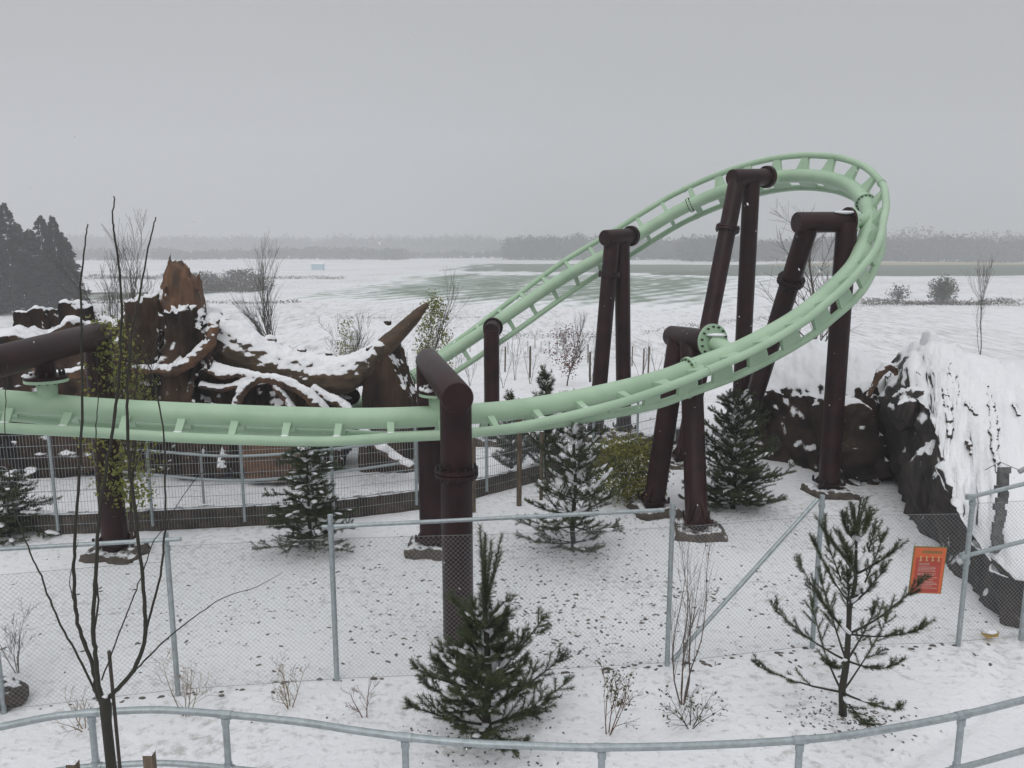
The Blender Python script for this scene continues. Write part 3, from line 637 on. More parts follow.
# path handrail behind it
hp_ = [uz(90, 492, .35), uz(140, 497, .35), uz(217, 503, .35), uz(300, 497, .35), uz(394, 483, .35), uz(470, 470, .35)]
hp_ = catmull([V((p.x, p.y+.9, 0)) for p in hp_], 5)
hr = thing('path_handrail', 'two bar galvanised handrail following the path behind the mesh fence', 'handrail', hp_[0])
for z in (.98, .5): mb = MB(); mb.tube([p+V((0, 0, z)) for p in hp_], .027, 8); mb.build('rail', M_galv, hr, True)
for i in (1, 8, 15, 21): mb = MB(); mb.tube([hp_[i], hp_[i]+V((0, 0, 1.0))], .026, 8); mb.build('post', M_galvd, hr, True)

# ------------------------------------------------------------------ chain link fence
cl = thing('chain_link_fence', 'galvanised chain link fence crossing the snow in front of the track', 'fence', (0, 8.5, 0))
def vpost(base, h, r=.03): mb = MB(); mb.tube([base-V((0, 0, .1)), base+V((0, 0, h))], [r, r], 10); return mb.build('post', M_galv, cl, True)
pb = {k: uz(*v) for k, v in dict(a=(4, 712), b=(178, 692), c=(337, 681), x=(505, 674), d=(667, 665), e=(812, 648), f=(958, 645), g=(1100, 632)).items()}
for kx, h in (('a', 1.62), ('b', 1.88), ('c', 2.0), ('d', 2.02), ('e', 1.98), ('f', 1.96)): vpost(pb[kx], h)
def trail(p, q): mb = MB(); mb.tube([p, q], .024, 10); mb.build('top_rail', M_galv, cl, True)
trail(un(-70, 553, 8.0), un(181, 539, 8.2)); trail(un(322, 527, pb['c'].y), un(664, 510, pb['d'].y))
mb = MB(); mb.tube([un(818, 499, pb['e'].y-.04), un(672, 661, pb['d'].y-.04)], .026, 10); mb.build('brace', M_galv, cl, True)
for kx, h in (('b', 1.7), ('c', 1.85), ('d', 1.9), ('e', 1.85), ('f', 1.85), ('f', 1.1)):
    mb = MB(); mb.tube([pb[kx]+V((0, 0, h-.025)), pb[kx]+V((0, 0, h+.025))], .04, 10); mb.build('clamp', M_galv, cl, True)
def chain(p, q, h0, h1, cell=.055, name='chain_mesh'):
    mb = MB(); d = (q-p); Ln = d.length; d.normalize(); H_ = h1-h0; n = int((Ln+H_)/cell)
    for sg in (1, -1):
        for i in range(n):
            x0 = i*cell; # line enters at bottom x0-H .. goes up
            lo = max(0, x0-Ln); hi = min(H_, x0)
            if hi <= lo: continue
            f = (lambda t: x0-t) if sg > 0 else (lambda t: Ln-(x0-t))
            A_ = p+d*f(lo)+V((0, 0, h0+lo)); B_ = p+d*f(hi)+V((0, 0, h0+hi)); of = d.cross(V((0, 0, 1)))*.002*sg
            mb.tube([A_+of, B_+of], .0014, 3, False)
    for z in (h0, h1): mb.tube([p+V((0, 0, z)), q+V((0, 0, z))], .0025, 4, False)
    return mb.build(name, M_galvd, cl)
ks = 'abcxdef'
for i in range(len(ks)-1): chain(pb[ks[i]], pb[ks[i+1]], .03, 1.55 if i == 0 else 1.72)
# gate section at the right edge
G0 = pb['f']+V((.02, 0, 0)); G1 = uz(1021, 640); G1 = V((G1.x, G1.y, 0))
gt = thing('fence_gate', 'short framed chain link gate panel before the dark rock at the right edge', 'gate', G0)
gtop = uz(1018, 470, 0)
for p, h in ((G1, 2.25),):
    mb = MB(); mb.tube([p, p+V((0, 0, h))], .034, 10); mb.build('post', M_galv, gt, True)
zt0, zt1 = un(960, 497, G0.y).z, un(1019, 480, G1.y).z; zm0, zm1 = un(955, 556, G0.y).z, un(1022, 539, G1.y).z
for z0, z1 in ((zt0, zt1), (zm0, zm1)):
    mb = MB(); mb.tube([G0+V((-.05, 0, z0)), G1+V((0, 0, z1))], .027, 10); mb.build('rail', M_galv, gt, True)
    mb = MB(); mb.tube([G0+V((-.07, 0, z0-.03)), G0+V((-.07, 0, z0+.03))], .045, 8); mb.tube([G1+V((0, 0, z1-.03)), G1+V((0, 0, z1+.03))], .05, 8); mb.build('clamp', M_galv, gt, True)
_c = cl; cl = gt; chain(G0, G1, .05, 1.85); cl = _c
mb = MB(); mb.tube([un(985, 470, G1.y+.3), un(1000, 462, G1.y+.15), un(1019, 470, G1.y+.02)], .006, 5); mb.tube([un(1019, 472, G1.y), un(1030, 466, G1.y)], .03, 8); mb.build('wire_tie', M_galvd, gt, True)

# ------------------------------------------------------------------ warning sign
sc_ = un(927.5, 570, 9.2); sign = thing('warning_sign', 'orange and red notice panel with small icons, hung on the chain link fence', 'sign', (sc_.x, 9.2, 0))
def flat(name, col, r=.5): return mat(name, col, r, var=.06, vs=10)
MO, MR, MW, MG, MP = flat('orange_print', (.62, .13, .045)), flat('dark_red_print', (.42, .06, .035)), flat('faded_white_print', (.55, .42, .38)), flat('olive_print', (.2, .17, .05)), flat('cream_print', (.6, .42, .2))
SW, SH = .40, .60; RM = Matrix.Rotation(.035, 3, 'Y')
def sb(mb, x, z, w, h, y, M=RM): mb.box(sc_+M @ V((x, y, z)), (w, .004, h), M)
mb = MB(); mb.box(sc_, (SW, .012, SH), RM); mb.build('panel', MG, sign)
mb = MB(); sb(mb, 0, -.003, SW-.02, SH-.02, -.009); mb.build('orange_field', MO, sign)
mb = MB(); sb(mb, -.005, -.06, SW-.09, SH-.16, -.014); mb.build('red_field', MR, sign)
mb = MB(); x = -.10
random.seed(11)
while x < .12: w = random.uniform(.016, .03); sb(mb, x+w/2, .235, w, .03, -.014); x += w+.008
mb.build('title_lettering', MG, sign)
for i in range(4):
    mb = MB(); x = -.11+i*.072
    c0 = sc_+RM @ V((x, -.02, .155)); mb.tube([c0+V((0, .003, .018)), c0+V((0, -.001, .018))], .011, 10); sb(mb, x, .145, .012, .03, -.019)
    mb.box(sc_+RM @ V((x+.003, -.019, .128)), (.034, .004, .010), RM @ Matrix.Rotation(.3*(i % 2*2-1), 3, 'Y')); mb.build('pictogram', MP, sign)
for i, z in enumerate([.09, .072, .045, .028, .010, -.008, -.04, -.058, -.09, -.115, -.14, -.158, -.176, -.2, -.225]):
    mb = MB(); x = -.125; end = (.02 if i in (0, 1) else .115) - random.uniform(0, .05)
    while x < end: w = random.uniform(.012, .035); sb(mb, x+w/2, z, w, .0055, -.018); x += w+.006
    mb.build('text_line', MW, sign)
for sx in (-1, 1):
    mb = MB(); mb.tube([sc_+V((sx*.17, .0, .29)), sc_+V((sx*.17, .03, .33))], .004, 5); mb.build('wire_hook', M_galvd, sign)

# ------------------------------------------------------------------ front handrail
RZ = 1.06
tp = [(-260, 805), (-90, 745), (0, 727), (60, 715.5), (120, 711), (165, 710), (225, 714.5), (300, 722), (352, 730), (405, 737), (470, 743), (540, 746), (602, 747.5), (700, 745.5), (800, 740), (870, 732), (962, 715), (1024, 700), (1100, 682), (1220, 655), (1380, 620)]
tr_ = catmull([uz(a, b, RZ) for a, b in tp], 6)
rail = thing('front_handrail', 'long curved two bar galvanised handrail along the bottom of the view', 'handrail', (0, 5.8, 0))
mb = MB(); mb.tube(tr_, .030, 12); mb.build('top_rail', M_galv, rail, True)
mb = MB(); mb.tube([p-V((0, 0, .50)) for p in tr_], .026, 12); mb.build('lower_rail', M_galv, rail, True)
for px in (-30, 95, 224, 405, 602, 800, 962, 1090):
    p = min(tr_, key=lambda q: abs(512+F*q.x/(q.y*cP-(q.z-CH)*sP)-px))
    mb = MB(); b = V((p.x, p.y, -.05)); mb.tube([b, p-V((0, 0, .02))], .028, 12); po = mb.build('post', M_galv, rail, True)
    i = tr_.index(p); d = (tr_[min(i+1, len(tr_)-1)]-tr_[i-1]).normalized()
    mb = MB(); mb.tube([p-d*.06, p+d*.06], .036, 12); mb.tube([p-V((0, 0, .09)), p-V((0, 0, .03))], .035, 12)
    mb.build('tee_clamp', M_galv, po, True)
    l_ = p-V((0, 0, .5)); mb = MB(); mb.tube([l_-d*.045, l_+d*.045], .034, 12); mb.tube([l_-V((0, 0, .05)), l_+V((0, 0, .05))], .035, 12); mb.build('cross_clamp', M_galv, po, True)

# ------------------------------------------------------------------ vegetation
def quads(name, P, D, w, m, parent, nl=None, rng=None):
    """thin triangles at P pointing along D (numpy arrays)"""
    n = len(P); S_ = np.cross(D, rng.normal(size=(n, 3))); S_ /= np.linalg.norm(S_, axis=1)[:, None]+1e-9
    v = np.empty((n*3, 3)); v[0::3] = P-S_*w/2; v[1::3] = P+S_*w/2; v[2::3] = P+D
    me = bpy.data.meshes.new(name); me.vertices.add(n*3); me.vertices.foreach_set('co', v.ravel())
    me.loops.add(n*3); me.loops.foreach_set('vertex_index', np.arange(n*3)); me.polygons.add(n)
    me.polygons.foreach_set('loop_start', np.arange(n)*3); me.polygons.foreach_set('loop_total', np.full(n, 3)); me.update(); me.validate()
    o = bpy.data.objects.new(name, me); COL.objects.link(o); me.materials.append(m)
    if parent: parent_to(o, parent)
    return o
def leaves(name, P, size, m, parent, rng, asp=.6):
    n = len(P); A = rng.normal(size=(n, 3)); A /= np.linalg.norm(A, axis=1)[:, None]; B = np.cross(A, rng.normal(size=(n, 3))); B /= np.linalg.norm(B, axis=1)[:, None]
    s_ = size*(.6+.8*rng.random(n))[:, None]; v = np.empty((n*4, 3))
    v[0::4] = P; v[1::4] = P+A*s_*.5+B*s_*asp*.5; v[2::4] = P+A*s_; v[3::4] = P+A*s_*.5-B*s_*asp*.5
    me = bpy.data.meshes.new(name); me.vertices.add(n*4); me.vertices.foreach_set('co', v.ravel())
    me.loops.add(n*4); me.loops.foreach_set('vertex_index', np.arange(n*4)); me.polygons.add(n)
    me.polygons.foreach_set('loop_start', np.arange(n)*4); me.polygons.foreach_set('loop_total', np.full(n, 4)); me.update(); me.validate()
    o = bpy.data.objects.new(name, me); COL.objects.link(o); me.materials.append(m)
    if parent: parent_to(o, parent)
    return o
def gz(p): return V((p.x, p.y, terrain(p.x, p.y)-.02))
def conifer(name, label, base, h, r, nwh=8, per=5, z0=.08, up=(.9, .05), twig=.32, bare=.25, dens=420, nl=.05, nw=.0045, m=M_need, tr=.035, snow=.1, seed=0, prof=None, droop=0, lead=.14, group=None, tl=.38, fwd=.55, cat='conifer', cand=4, csp=.45, buds=2, bl_=.09, bup=0):
    rnd = random.Random(seed); rng = np.random.default_rng(seed)
    t = thing(name, label, cat, base, group); tw = MB(); segs = []; sb_ = MB(); bl = []
    top = base+V((rnd.uniform(-.03, .03), rnd.uniform(-.03, .03), h))
    tr_pts = [base.lerp(top, k/8)+V((rnd.uniform(-1, 1), rnd.uniform(-1, 1), 0))*.012*h*(0 < k < 8) for k in range(9)]
    tw.tube(tr_pts, [tr*(1-.85*k/8) for k in range(9)], 8)
    def P_tr(f): k = min(7, int(f*8)); return tr_pts[k].lerp(tr_pts[k+1], f*8-k)
    def shoot(a, b, full=False): segs.append((a, b)); 
    for w in range(nwh):
        f = z0+(1-z0-lead)*(w+rnd.uniform(-.15, .15))/max(1, nwh-1) if nwh > 1 else z0
        f = min(max(f, z0*.6), 1-lead)
        pf = prof(f) if prof else (1-f)**.8
        a0 = rnd.uniform(0, 6.28)
        for b in range(per):
            az = a0+6.283*b/per+rnd.uniform(-.35, .35); Lb = r*pf*rnd.uniform(.55, 1.18)
            if Lb < .06: continue
            u0 = up[1]+(up[0]-up[1])*f+rnd.uniform(-.2, .2); el = u0*1.2
            d = V((math.cos(az)*math.cos(el), math.sin(az)*math.cos(el), math.sin(el))); p = P_tr(f); pts = [p]; ns = 6
            for k in range(ns):
                d = (d+V((0, 0, .07 if droop == 0 else -droop))+V((rnd.gauss(0, .05), rnd.gauss(0, .05), rnd.gauss(0, .04)))).normalized(); p = p+d*Lb/ns; pts.append(p)
            tw.tube(pts, [max(.0035, tr*.32*(1-k/ns*.8)) for k in range(ns+1)], 4, False)
            for k in range(ns):
                if (k+1)/ns > bare: segs.append((pts[k], pts[k+1]))
                if (k+1)/ns > bare*.7 and k < ns:
                    for sg in (-1, 1):
                        if rnd.random() < .88:
                            dd_ = (pts[k+1]-pts[k]).normalized(); sd2 = dd_.cross(V((0, 0, 1))).normalized()*sg
                            td = (dd_*fwd*1.5+sd2+V((0, 0, rnd.uniform(-.1, .45)))).normalized()
                            q = pts[k].lerp(pts[k+1], rnd.random()); tl_ = Lb*tl*(1-.6*k/ns)*rnd.uniform(.6, 1.2)+.03
                            q1 = q+td*tl_*.5; q2 = q1+(td+V((0, 0, .25))).normalized()*tl_*.5
                            tw.tube([q, q1, q2], [.004, .0035, .003], 3, False)
                            segs += [(q, q1), (q1, q2)]
                            if tl_ > .22 and rnd.random() < twig*2:
                                for s2 in (-1, 1):
                                    q3 = q1+(td+td.cross(V((0, 0, 1)))*s2*.8+V((0, 0, .1))).normalized()*tl_*.45; segs.append((q1, q3))
                if rnd.random() < snow: bl.append((pts[k].lerp(pts[k+1], .5)+V((0, 0, .02)), (pts[k+1]-pts[k]).normalized()))
            for j in range(buds):                      # terminal buds
                q = pts[-1]+(d+V((rnd.gauss(0, .35), rnd.gauss(0, .35), rnd.gauss(0, .25)+bup))).normalized()*bl_*rnd.uniform(.6, 1.2); segs.append((pts[-1], q))
    # leader and candles
    segs.append((P_tr(1-lead), top)); 
    for j in range(cand):
        a = rnd.uniform(0, 6.28); q = P_tr(1-lead*.8); c_ = csp*rnd.uniform(.4, 1.3); segs.append((q, q+V((math.cos(a)*c_, math.sin(a)*c_, 1)).normalized()*h*lead*rnd.uniform(.5, .85))); tw.tube([q, segs[-1][1]], [.006, .003], 4, False)
    tw.build('trunk', M_barkd, t, True, 180)
    A = np.array([s[0] for s in segs]); B = np.array([s[1] for s in segs]); Ln = np.linalg.norm(B-A, axis=1)
    cnt = np.maximum(2, (Ln*dens).astype(int)); idx = np.repeat(np.arange(len(segs)), cnt); tt_ = rng.random(len(idx))
    Dd = ((B-A)/(Ln[:, None]+1e-9))[idx]; Pp = A[idx]+(B-A)[idx]*tt_[:, None]
    R_ = rng.normal(size=(len(idx), 3)); R_ -= Dd*(R_*Dd).sum(1)[:, None]; R_ /= np.linalg.norm(R_, axis=1)[:, None]
    ND = (Dd*.75+R_*.75); ND /= np.linalg.norm(ND, axis=1)[:, None]
    quads('needles', Pp, ND*nl*(.7+.6*rng.random(len(idx)))[:, None], nw, m, t, rng=rng)
    if bl:
        random.seed(seed)
        for q, dv in bl: blob(sb_, q, rnd.uniform(.022, .05)*(1.35 if cat == 'conifer' and snow > .32 else 1), .45, 7, dirv=dv, el=2.1)
        sb_.build('snow_clumps', M_snow, t, True, 180)
    return t
conifer('young_pine', 'sparse young pine with long upswept shoots in front of the chain link fence', gz(uz(843, 716)), 2.42, 1.18, 6, 5, .10, (.95, .02), bare=.5, dens=640, nl=.046, nw=.005, tr=.044, buds=4, bl_=.17, bup=.7, cand=6, csp=.35, snow=.12, seed=6, prof=lambda f: (1-f)**.85, lead=.20, tl=.26, fwd=.85)
conifer('young_pine', 'dense bushy pine with an open top of upright shoots at the brown column foot', gz(uz(488, 733)), 2.15, .84, 7, 7, .05, (.75, .10), bare=.3, dens=560, nl=.055, nw=.0055, m=M_need, tr=.05, snow=.20, seed=8, buds=4, bl_=.13, bup=.25, prof=lambda f: 1.02*(1-f)**.5 if f < .33 else .42, lead=.46, tl=.38, cand=9, csp=.22)
conifer('pine_tree', 'dark pine dusted with snow under the front of the track, a wooden stake beside it', gz(uz(574, 548)), 2.65, 1.2, 10, 5, .05, (.75, .02), bare=.3, dens=360, nl=.055, nw=.007, tr=.045, snow=.38, seed=12, tl=.42, buds=3, bl_=.14)
conifer('pine_tree', 'dark young pine showing above the track, left of the red brown shrub', gz(uz(545, 478)), 2.45, .85, 9, 5, .1, (.8, .3), bare=.2, dens=260, nl=.07, nw=.009, tr=.04, snow=.10, seed=13)
conifer('pine_tree', 'short dark pine close to the lone rear column', gz(uz(512, 474)), 1.9, .7, 8, 5, .1, (.8, .3), bare=.2, dens=230, nl=.07, nw=.009, tr=.035, snow=.12, seed=14)
conifer('spruce_tree', 'dense green spruce with snow on its boughs between the low support and the dark rock', gz(uz(733, 508)), 2.35, 1.0, 13, 7, .05, (.5, -.08), bare=.12, dens=360, nl=.045, nw=.009, tr=.05, snow=.42, seed=21, tl=.5, prof=lambda f: (1-f)**.55)
conifer('young_fir', 'thin young fir with drooping snowy boughs before the mesh fence', gz(uz(310, 549)), 1.95, .82, 9, 7, .08, (.35, .0), bare=.25, dens=420, nl=.045, nw=.007, m=M_need2, tr=.035, snow=.22, seed=33, droop=.03, prof=lambda f: 1.0*(1-f)**.55, tl=.45)
conifer('young_fir', 'low snow dusted fir cut by the left edge of the view', gz(uz(8, 534)), 1.15, .85, 7, 6, .05, (.3, .0), bare=.1, dens=320, nl=.05, nw=.008, m=M_need, tr=.035, snow=.35, seed=34, droop=.04, prof=lambda f: (1-f)**.4, tl=.5)
for k, (a, b, tp_, lab) in enumerate([(222, 352, 300, 'small dark conifer behind the crook of the curved root'), (245, 352, 312, 'second small dark conifer right of the first behind the curved root')][:0]): pass

def twiggy(name, label, cat, base, h, spread, nst=5, depth=3, m=M_twig, r0=.014, seed=0, leaf=None, nleaf=0, lsize=.04, up=.85, group=None, single=False, kids=4, minr=.0018, gran=.14, lo=.0):
    rnd = random.Random(seed); rng = np.random.default_rng(seed+1); t = thing(name, label, cat, base, group); mb = MB(); tips = []
    def grow(p, d, Ln, r, lv):
        ns = max(3, int(Ln/gran)); pts = [p]; rs = [r]
        for k in range(ns):
            d = (d+V((rnd.gauss(0, .09), rnd.gauss(0, .09), rnd.gauss(0, .05)+.03*up))).normalized(); p = p+d*Ln/ns; pts.append(p); rs.append(max(minr, r*(1-.8*(k+1)/ns)))
            if lv >= 1: tips.append(p)
        mb.tube(pts, rs, 5 if lv == 0 else 3, False)
        if lv < depth-1:
            for j in range(kids+(2 if lv == 0 else 0)):
                f = rnd.uniform(.18 if lv or not single else .12+lo, .95); k = min(ns-1, int(f*ns)); q = pts[k].lerp(pts[k+1], f*ns-k)
                a = rnd.uniform(0, 6.28); dd_ = (pts[k+1]-pts[k]).normalized(); s_ = dd_.orthogonal().normalized(); s_ = Matrix.Rotation(a, 3, dd_) @ s_
                grow(q, (dd_*.9+s_*spread*1.2+V((0, 0, .3*up))).normalized(), Ln*(.30+.28*(1-f))*rnd.uniform(.7, 1.2), rs[k]*.55, lv+1)
    for s_ in range(nst):
        a = 6.28*s_/nst+rnd.uniform(-.5, .5); tilt = spread*rnd.uniform(.3, 1) if not single else .03
        grow(base+V((math.cos(a), math.sin(a), 0))*.02*(not single), V((math.cos(a)*tilt, math.sin(a)*tilt, 1)).normalized(), h*rnd.uniform(.75, 1.02) if not single else h, r0, 0)
    mb.build('stems' if not single else 'trunk', m, t, True, 180)
    if leaf and tips:
        P = np.array(tips); idx = rng.integers(0, len(P), nleaf); Q = P[idx]+rng.normal(size=(nleaf, 3))*lsize*.9
        leaves('leaves', Q, lsize, leaf, t, rng)
    return t
# bare sapling by the brace, leafy plants and withered stems at the fence foot
twiggy('bare_sapling', 'slender bare orange barked sapling beside the sloping fence brace', 'sapling', gz(uz(682, 705)), 1.85, .20, 5, 3, mat('thin_orange_grey_bark', (.13, .08, .055), .8, var=.4, vs=6, col2=(.06, .05, .045)), .009, 15, kids=4, minr=.0014)
twiggy('leafy_plant', 'small sprawling green plant at the foot of the bare sapling', 'plant', gz(uz(690, 726)), .48, .8, 5, 3, M_bark, .007, 6, M_leafd, 110, .035)
twiggy('leafy_plant', 'upright young plant with few green leaves right of the bushy pine', 'plant', gz(uz(608, 735)), .72, .5, 4, 3, M_barkr, .007, 7, M_leafd, 200, .034)
for k, (a, b, h, lab) in enumerate([(290, 708, .52, 'two withered straw coloured stems in snow between the second and third fence posts'), (186, 712, .72, 'spreading dry straw coloured shrub at the foot of the second fence post'),
                                    (365, 717, .45, 'bent bare twig leaning in the snow left of the bushy pine'), (85, 728, .42, 'low dry tuft of stems behind the multi stemmed tree'), (65, 690, .55, 'dry stems standing near the brown boulder')][:4]):
    twiggy('withered_shrub', lab, 'shrub', gz(uz(a, b)), h, .75, 4 if k != 2 else 2, 3, M_dry if k != 2 else M_barkr, .007, 50+k, M_dry if k < 2 else None, 70, .022)
twiggy('withered_shrub', 'pale leafy twigs poking up beside the leftmost fence post', 'shrub', gz(uz(18, 672)), .8, .5, 4, 3, M_twig, .006, 57, M_dry, 60, .02)
# mid distance
def leafy(label, base, h, r, m, n, ls, seed, name='leafy_tree', cat='small tree', shape='col', bark=M_bark, group=None):
    t = twiggy(name, label, cat, base, h*.97, .22 if shape == 'col' else .6, 1 if shape == 'col' else 9, 3, bark, .028 if shape == 'col' else .014, seed, single=(shape == 'col'), kids=14 if shape == 'col' else 4, lo=.1)
    rng = np.random.default_rng(seed); k = int(n/14); c = []
    for _ in range(k):
        f = rng.random(); rad = r*(.25+.75*math.sin(math.pi*min(1, f*.8+.12)))*(rng.random()**.5) if shape == 'col' else r*(rng.random()**.5)*math.sqrt(max(0, 1-(f*1.6-.8)**2))
        a = rng.random()*6.28; z = h*(.22+.78*f) if shape == 'col' else h*(.12+.88*f)
        c.append((base.x+rad*math.cos(a), base.y+rad*math.sin(a), base.z+z))
    c = np.array(c); idx = rng.integers(0, k, n); P = c[idx]+rng.normal(size=(n, 3))*np.array([.09, .09, .09])*(r/.5)
    leaves('leaves', P, ls, m, t, rng); return t
leafy('yellow green leafy young tree in front of the stump, left of its branch root', gz(uz(133, 557)), 3.8, .52, M_leafy, 2500, .065, 71)
leafy('thin yellow green tree rising behind the middle portal crossbeam', gz(V((-2.3, 23.5, 0))), 3.55, .5, M_leafy, 2400, .075, 72)
leafy('olive yellow bush left of the low slanting support column', gz(uz(628, 500)), 1.2, .68, M_olive, 6500, .055, 73, 'olive_bush', 'bush', 'b')
leafy('slim yellowish conifer like shrub beyond the middle of the curved root', gz(V((-5.4, 26, 0))), 2.6, .35, M_olive, 900, .06, 74, 'leafy_shrub', 'shrub', 'col')
leafy('small dark shrub below the bare tree, beyond the curved root', gz(V((-7.0, 25, 0))), 1.75, .28, M_need2, 500, .07, 75, 'leafy_shrub', 'shrub', 'col')
leafy('red brown withered beech shrub right of the dark pines', gz(ut(567, 386)), 2.2, .62, M_leafr, 900, .07, 76, 'withered_shrub', 'shrub', 'col')
for k, (px, Y, tpy, lab, nst, sing) in enumerate([(275, 34, 262, 'tall bare multi stemmed tree rising beyond the curved root', 1, True), (120, 26, 240, 'bare spreading tree left of the stump spike', 5, False), (352, 27, 318, 'thin bare shrub beyond the root horn', 4, False),
        (985, 38, 276, 'thin bare birch standing right of the snowy mound', 1, True), (568, 40, 330, 'fine bare twigs behind the red brown shrub', 4, False), (815, 33, 228, 'bare tree visible between the legs of the right support', 1, True)]):
    g0 = gz(V((un(px, 300, Y).x, Y, 0))); h = un(px, tpy, Y).z-g0.z
    twiggy('bare_tree', lab, 'bare tree', g0, h, [.24, .33, .4, .14, .4, .75][k], nst, 3, M_twig, [.05, .026, .012, .03, .012, .09][k], 80+k, single=sing, kids=[20, 9, 5, 10, 6, 16][k], minr=[.003, .004, .004, .004, .004, .005][k], gran=.3)
# young planted saplings beyond the fence line, and their stakes
random.seed(9)
t0 = None
for k, (px, py, h) in enumerate([(503, 388, 1.6), (515, 380, 2.3), (530, 384, 1.4), (420, 402, 1.5), (455, 380, 1.5), (470, 386, 1.2), (590, 382, 1.7), (640, 383, 1.6), (656, 375, 1.5), (745, 372, 1.5), (700, 366, 1.2), (405, 375, 1.3)]):
    names = ['left of the lone rear column', 'tall, beside the short dark pine', 'right of the short dark pine', 'at the foot of the thin yellow green tree', 'below the descending rail', 'near the lone rear column', 'right of the red brown shrub', 'between the paired columns and the low support', 'beside the low support beam', 'right of the tallest upright column', 'between the tall slanting columns', 'near the point of the curved root']
    twiggy('planted_sapling', 'thin leafless sapling planted in snow, '+names[k], 'sapling', gz(ut(px, py)), h, .3, 3, 2, M_twig, .009, 200+k, kids=5, minr=.0035, group='leafless saplings behind the track')
# thin stake fence along the field
FS = [(470, 352), (490, 353), (508, 354), (528, 352), (535, 348), (541, 352), (549, 354), (557, 355), (580, 360), (588, 363), (600, 363), (632, 366), (643, 374), (648, 376), (668, 374), (700, 366), (716, 366), (745, 362), (762, 363), (505, 372), (530, 378), (590, 382)]
post0 = None
for k, (px, py) in enumerate(FS):
    p = gz(ut(px, py)); h = 1.15 if k < 19 else .9
    if post0 is None:
        post0 = thing('fence_stake', 'thin dark stake at the edge of the snowy field', 'stake', p, 'thin stakes along the edge of the field')
        mb = MB(); mb.tube([p, p+V((.02, 0, h))], .035, 6); mb.build('stake_body', M_wood, post0)
    else: copy_thing(post0, p, 'x', rz=k, sc=random.uniform(.85, 1.15))
ORD = 'first second third fourth fifth sixth seventh eighth ninth tenth eleventh twelfth thirteenth fourteenth fifteenth sixteenth seventeenth eighteenth nineteenth twentieth twenty-first twenty-second'.split()
for k, o in enumerate(sorted([o for o in COL.objects if o.name.startswith('fence_stake')], key=lambda o: o.location.x/o.location.y)):
    o['label'] = ORD[k]+' thin dark stake from the left along the snowy field edge'
# tree support stakes by the dark pine
for k, (px, py, h, lab) in enumerate([(474, 512, 1.55, 'wooden tree stake left of the dark pine under the track'), (519, 506, 1.75, 'thicker wooden tree stake close to the dark pine under the track'), (541, 500, 1.4, 'wooden tree stake hidden in the dark pine boughs')]):
    t = thing('tree_stake', lab, 'stake', gz(uz(px, py))); p = t.location; mb = MB(); mb.tube([p, p+V((.01, .01, h))], .035 if k != 1 else .05, 8); mb.build('stake_body', M_wood, t, True)

# foreground multi stemmed tree
ft = thing('multi_stemmed_tree', 'bare young tree with thin wavy stems rising from a short trunk, nearest the camera', 'tree', V((un(105, 760, 5.3).x, 5.3, 0)))
def stem(pts, r, Y0=5.3, dY=.25, par=ft, name='stem'):
    P = [un(a, b, Y0+dY*i/(len(pts)-1)) for i, (a, b) in enumerate(pts)]
    n = len(P); C_ = catmull(P, 6); m_ = len(C_)
    rn = random.Random(len(pts)*7+int(pts[-1][0])); 
    rs = [.76*(r[0]+(r[1]-r[0])*i/(m_-1))*(1+.18*rn.random()*(i % 5 == 0)) for i in range(m_)]
    C_ = [p+V((rn.gauss(0, .0025), rn.gauss(0, .0025), 0)) for p in C_]
    mb = MB(); mb.tube(C_, rs, 7); mb.build(name, M_barkd, par, True, 180)
tb = ft.location
P0 = un(105, 700, 5.3)
mb = MB(); mb.tube([V((P0.x-.0, 5.3, -.1)), V((P0.x+.005, 5.3, .8)), P0-V((.005, 0, .18)), P0-V((0, 0, .05)), P0+V((0, 0, .03))], [.042, .038, .036, .042, .028], 12); mb.build('trunk', M_barkd, ft, True)
stem([(103, 706), (97, 693), (91, 661), (77.5, 623), (74, 576), (75, 535), (80, 467), (82, 397), (81, 320), (81, 280), (85, 245), (88, 224)], (.021, .005), dY=.2)
stem([(104, 706), (99, 686), (96, 658), (93, 626), (96, 576), (99, 520), (110, 447), (117, 397), (121, 345), (121, 290), (115, 240), (113, 220), (114, 196)], (.023, .005), dY=-.2)
stem([(106, 702), (112, 694), (132, 673), (144, 643), (145, 613), (142, 576), (135, 510), (129, 460), (127, 397), (129, 360), (133, 325), (139, 297), (145, 265), (152, 232), (156, 217)], (.023, .005), dY=.35)
stem([(130, 675), (141, 655), (147, 628), (160, 576), (165, 530), (165, 480), (164, 435), (155, 385), (147, 360), (134, 330), (122, 302)], (.014, .0035), 5.4, .3)
stem([(101, 700), (95, 691), (75, 651), (55, 613), (41, 576), (30, 552), (15, 510), (7, 460), (5, 410), (8, 365)], (.012, .003), dY=.4)
stem([(133, 673), (150, 655), (170, 636), (200, 613), (225, 597), (256, 587), (282, 573)], (.009, .002), 5.4, .2)
stem([(102, 680), (112, 653), (127, 613), (141, 578), (152, 545), (162, 530), (195, 480), (220, 462)], (.008, .002), 5.25, -.3)
stem([(94, 640), (98, 600), (96, 560), (99, 500), (96, 440), (98, 397), (96, 340)], (.010, .003), 5.35, .2)
stem([(77, 610), (70, 580), (78, 540)], (.006, .002), 5.35, .1, name='twig')
mb = MB(); blob(mb, P0+V((.01, -.01, .035)), .022, .6); mb.build('snow_patch', M_snow, ft, True, 180)
t = thing('tree_stake', 'grey stake tied beside the multi stemmed tree', 'stake', V((un(109, 740, 5.42).x, 5.42, 0)))
q = un(109, 651, 5.42); mb = MB(); mb.tube([V((q.x, q.y, 0)), q], .013, 8); mb.build('stake_body', M_twig, t, True)
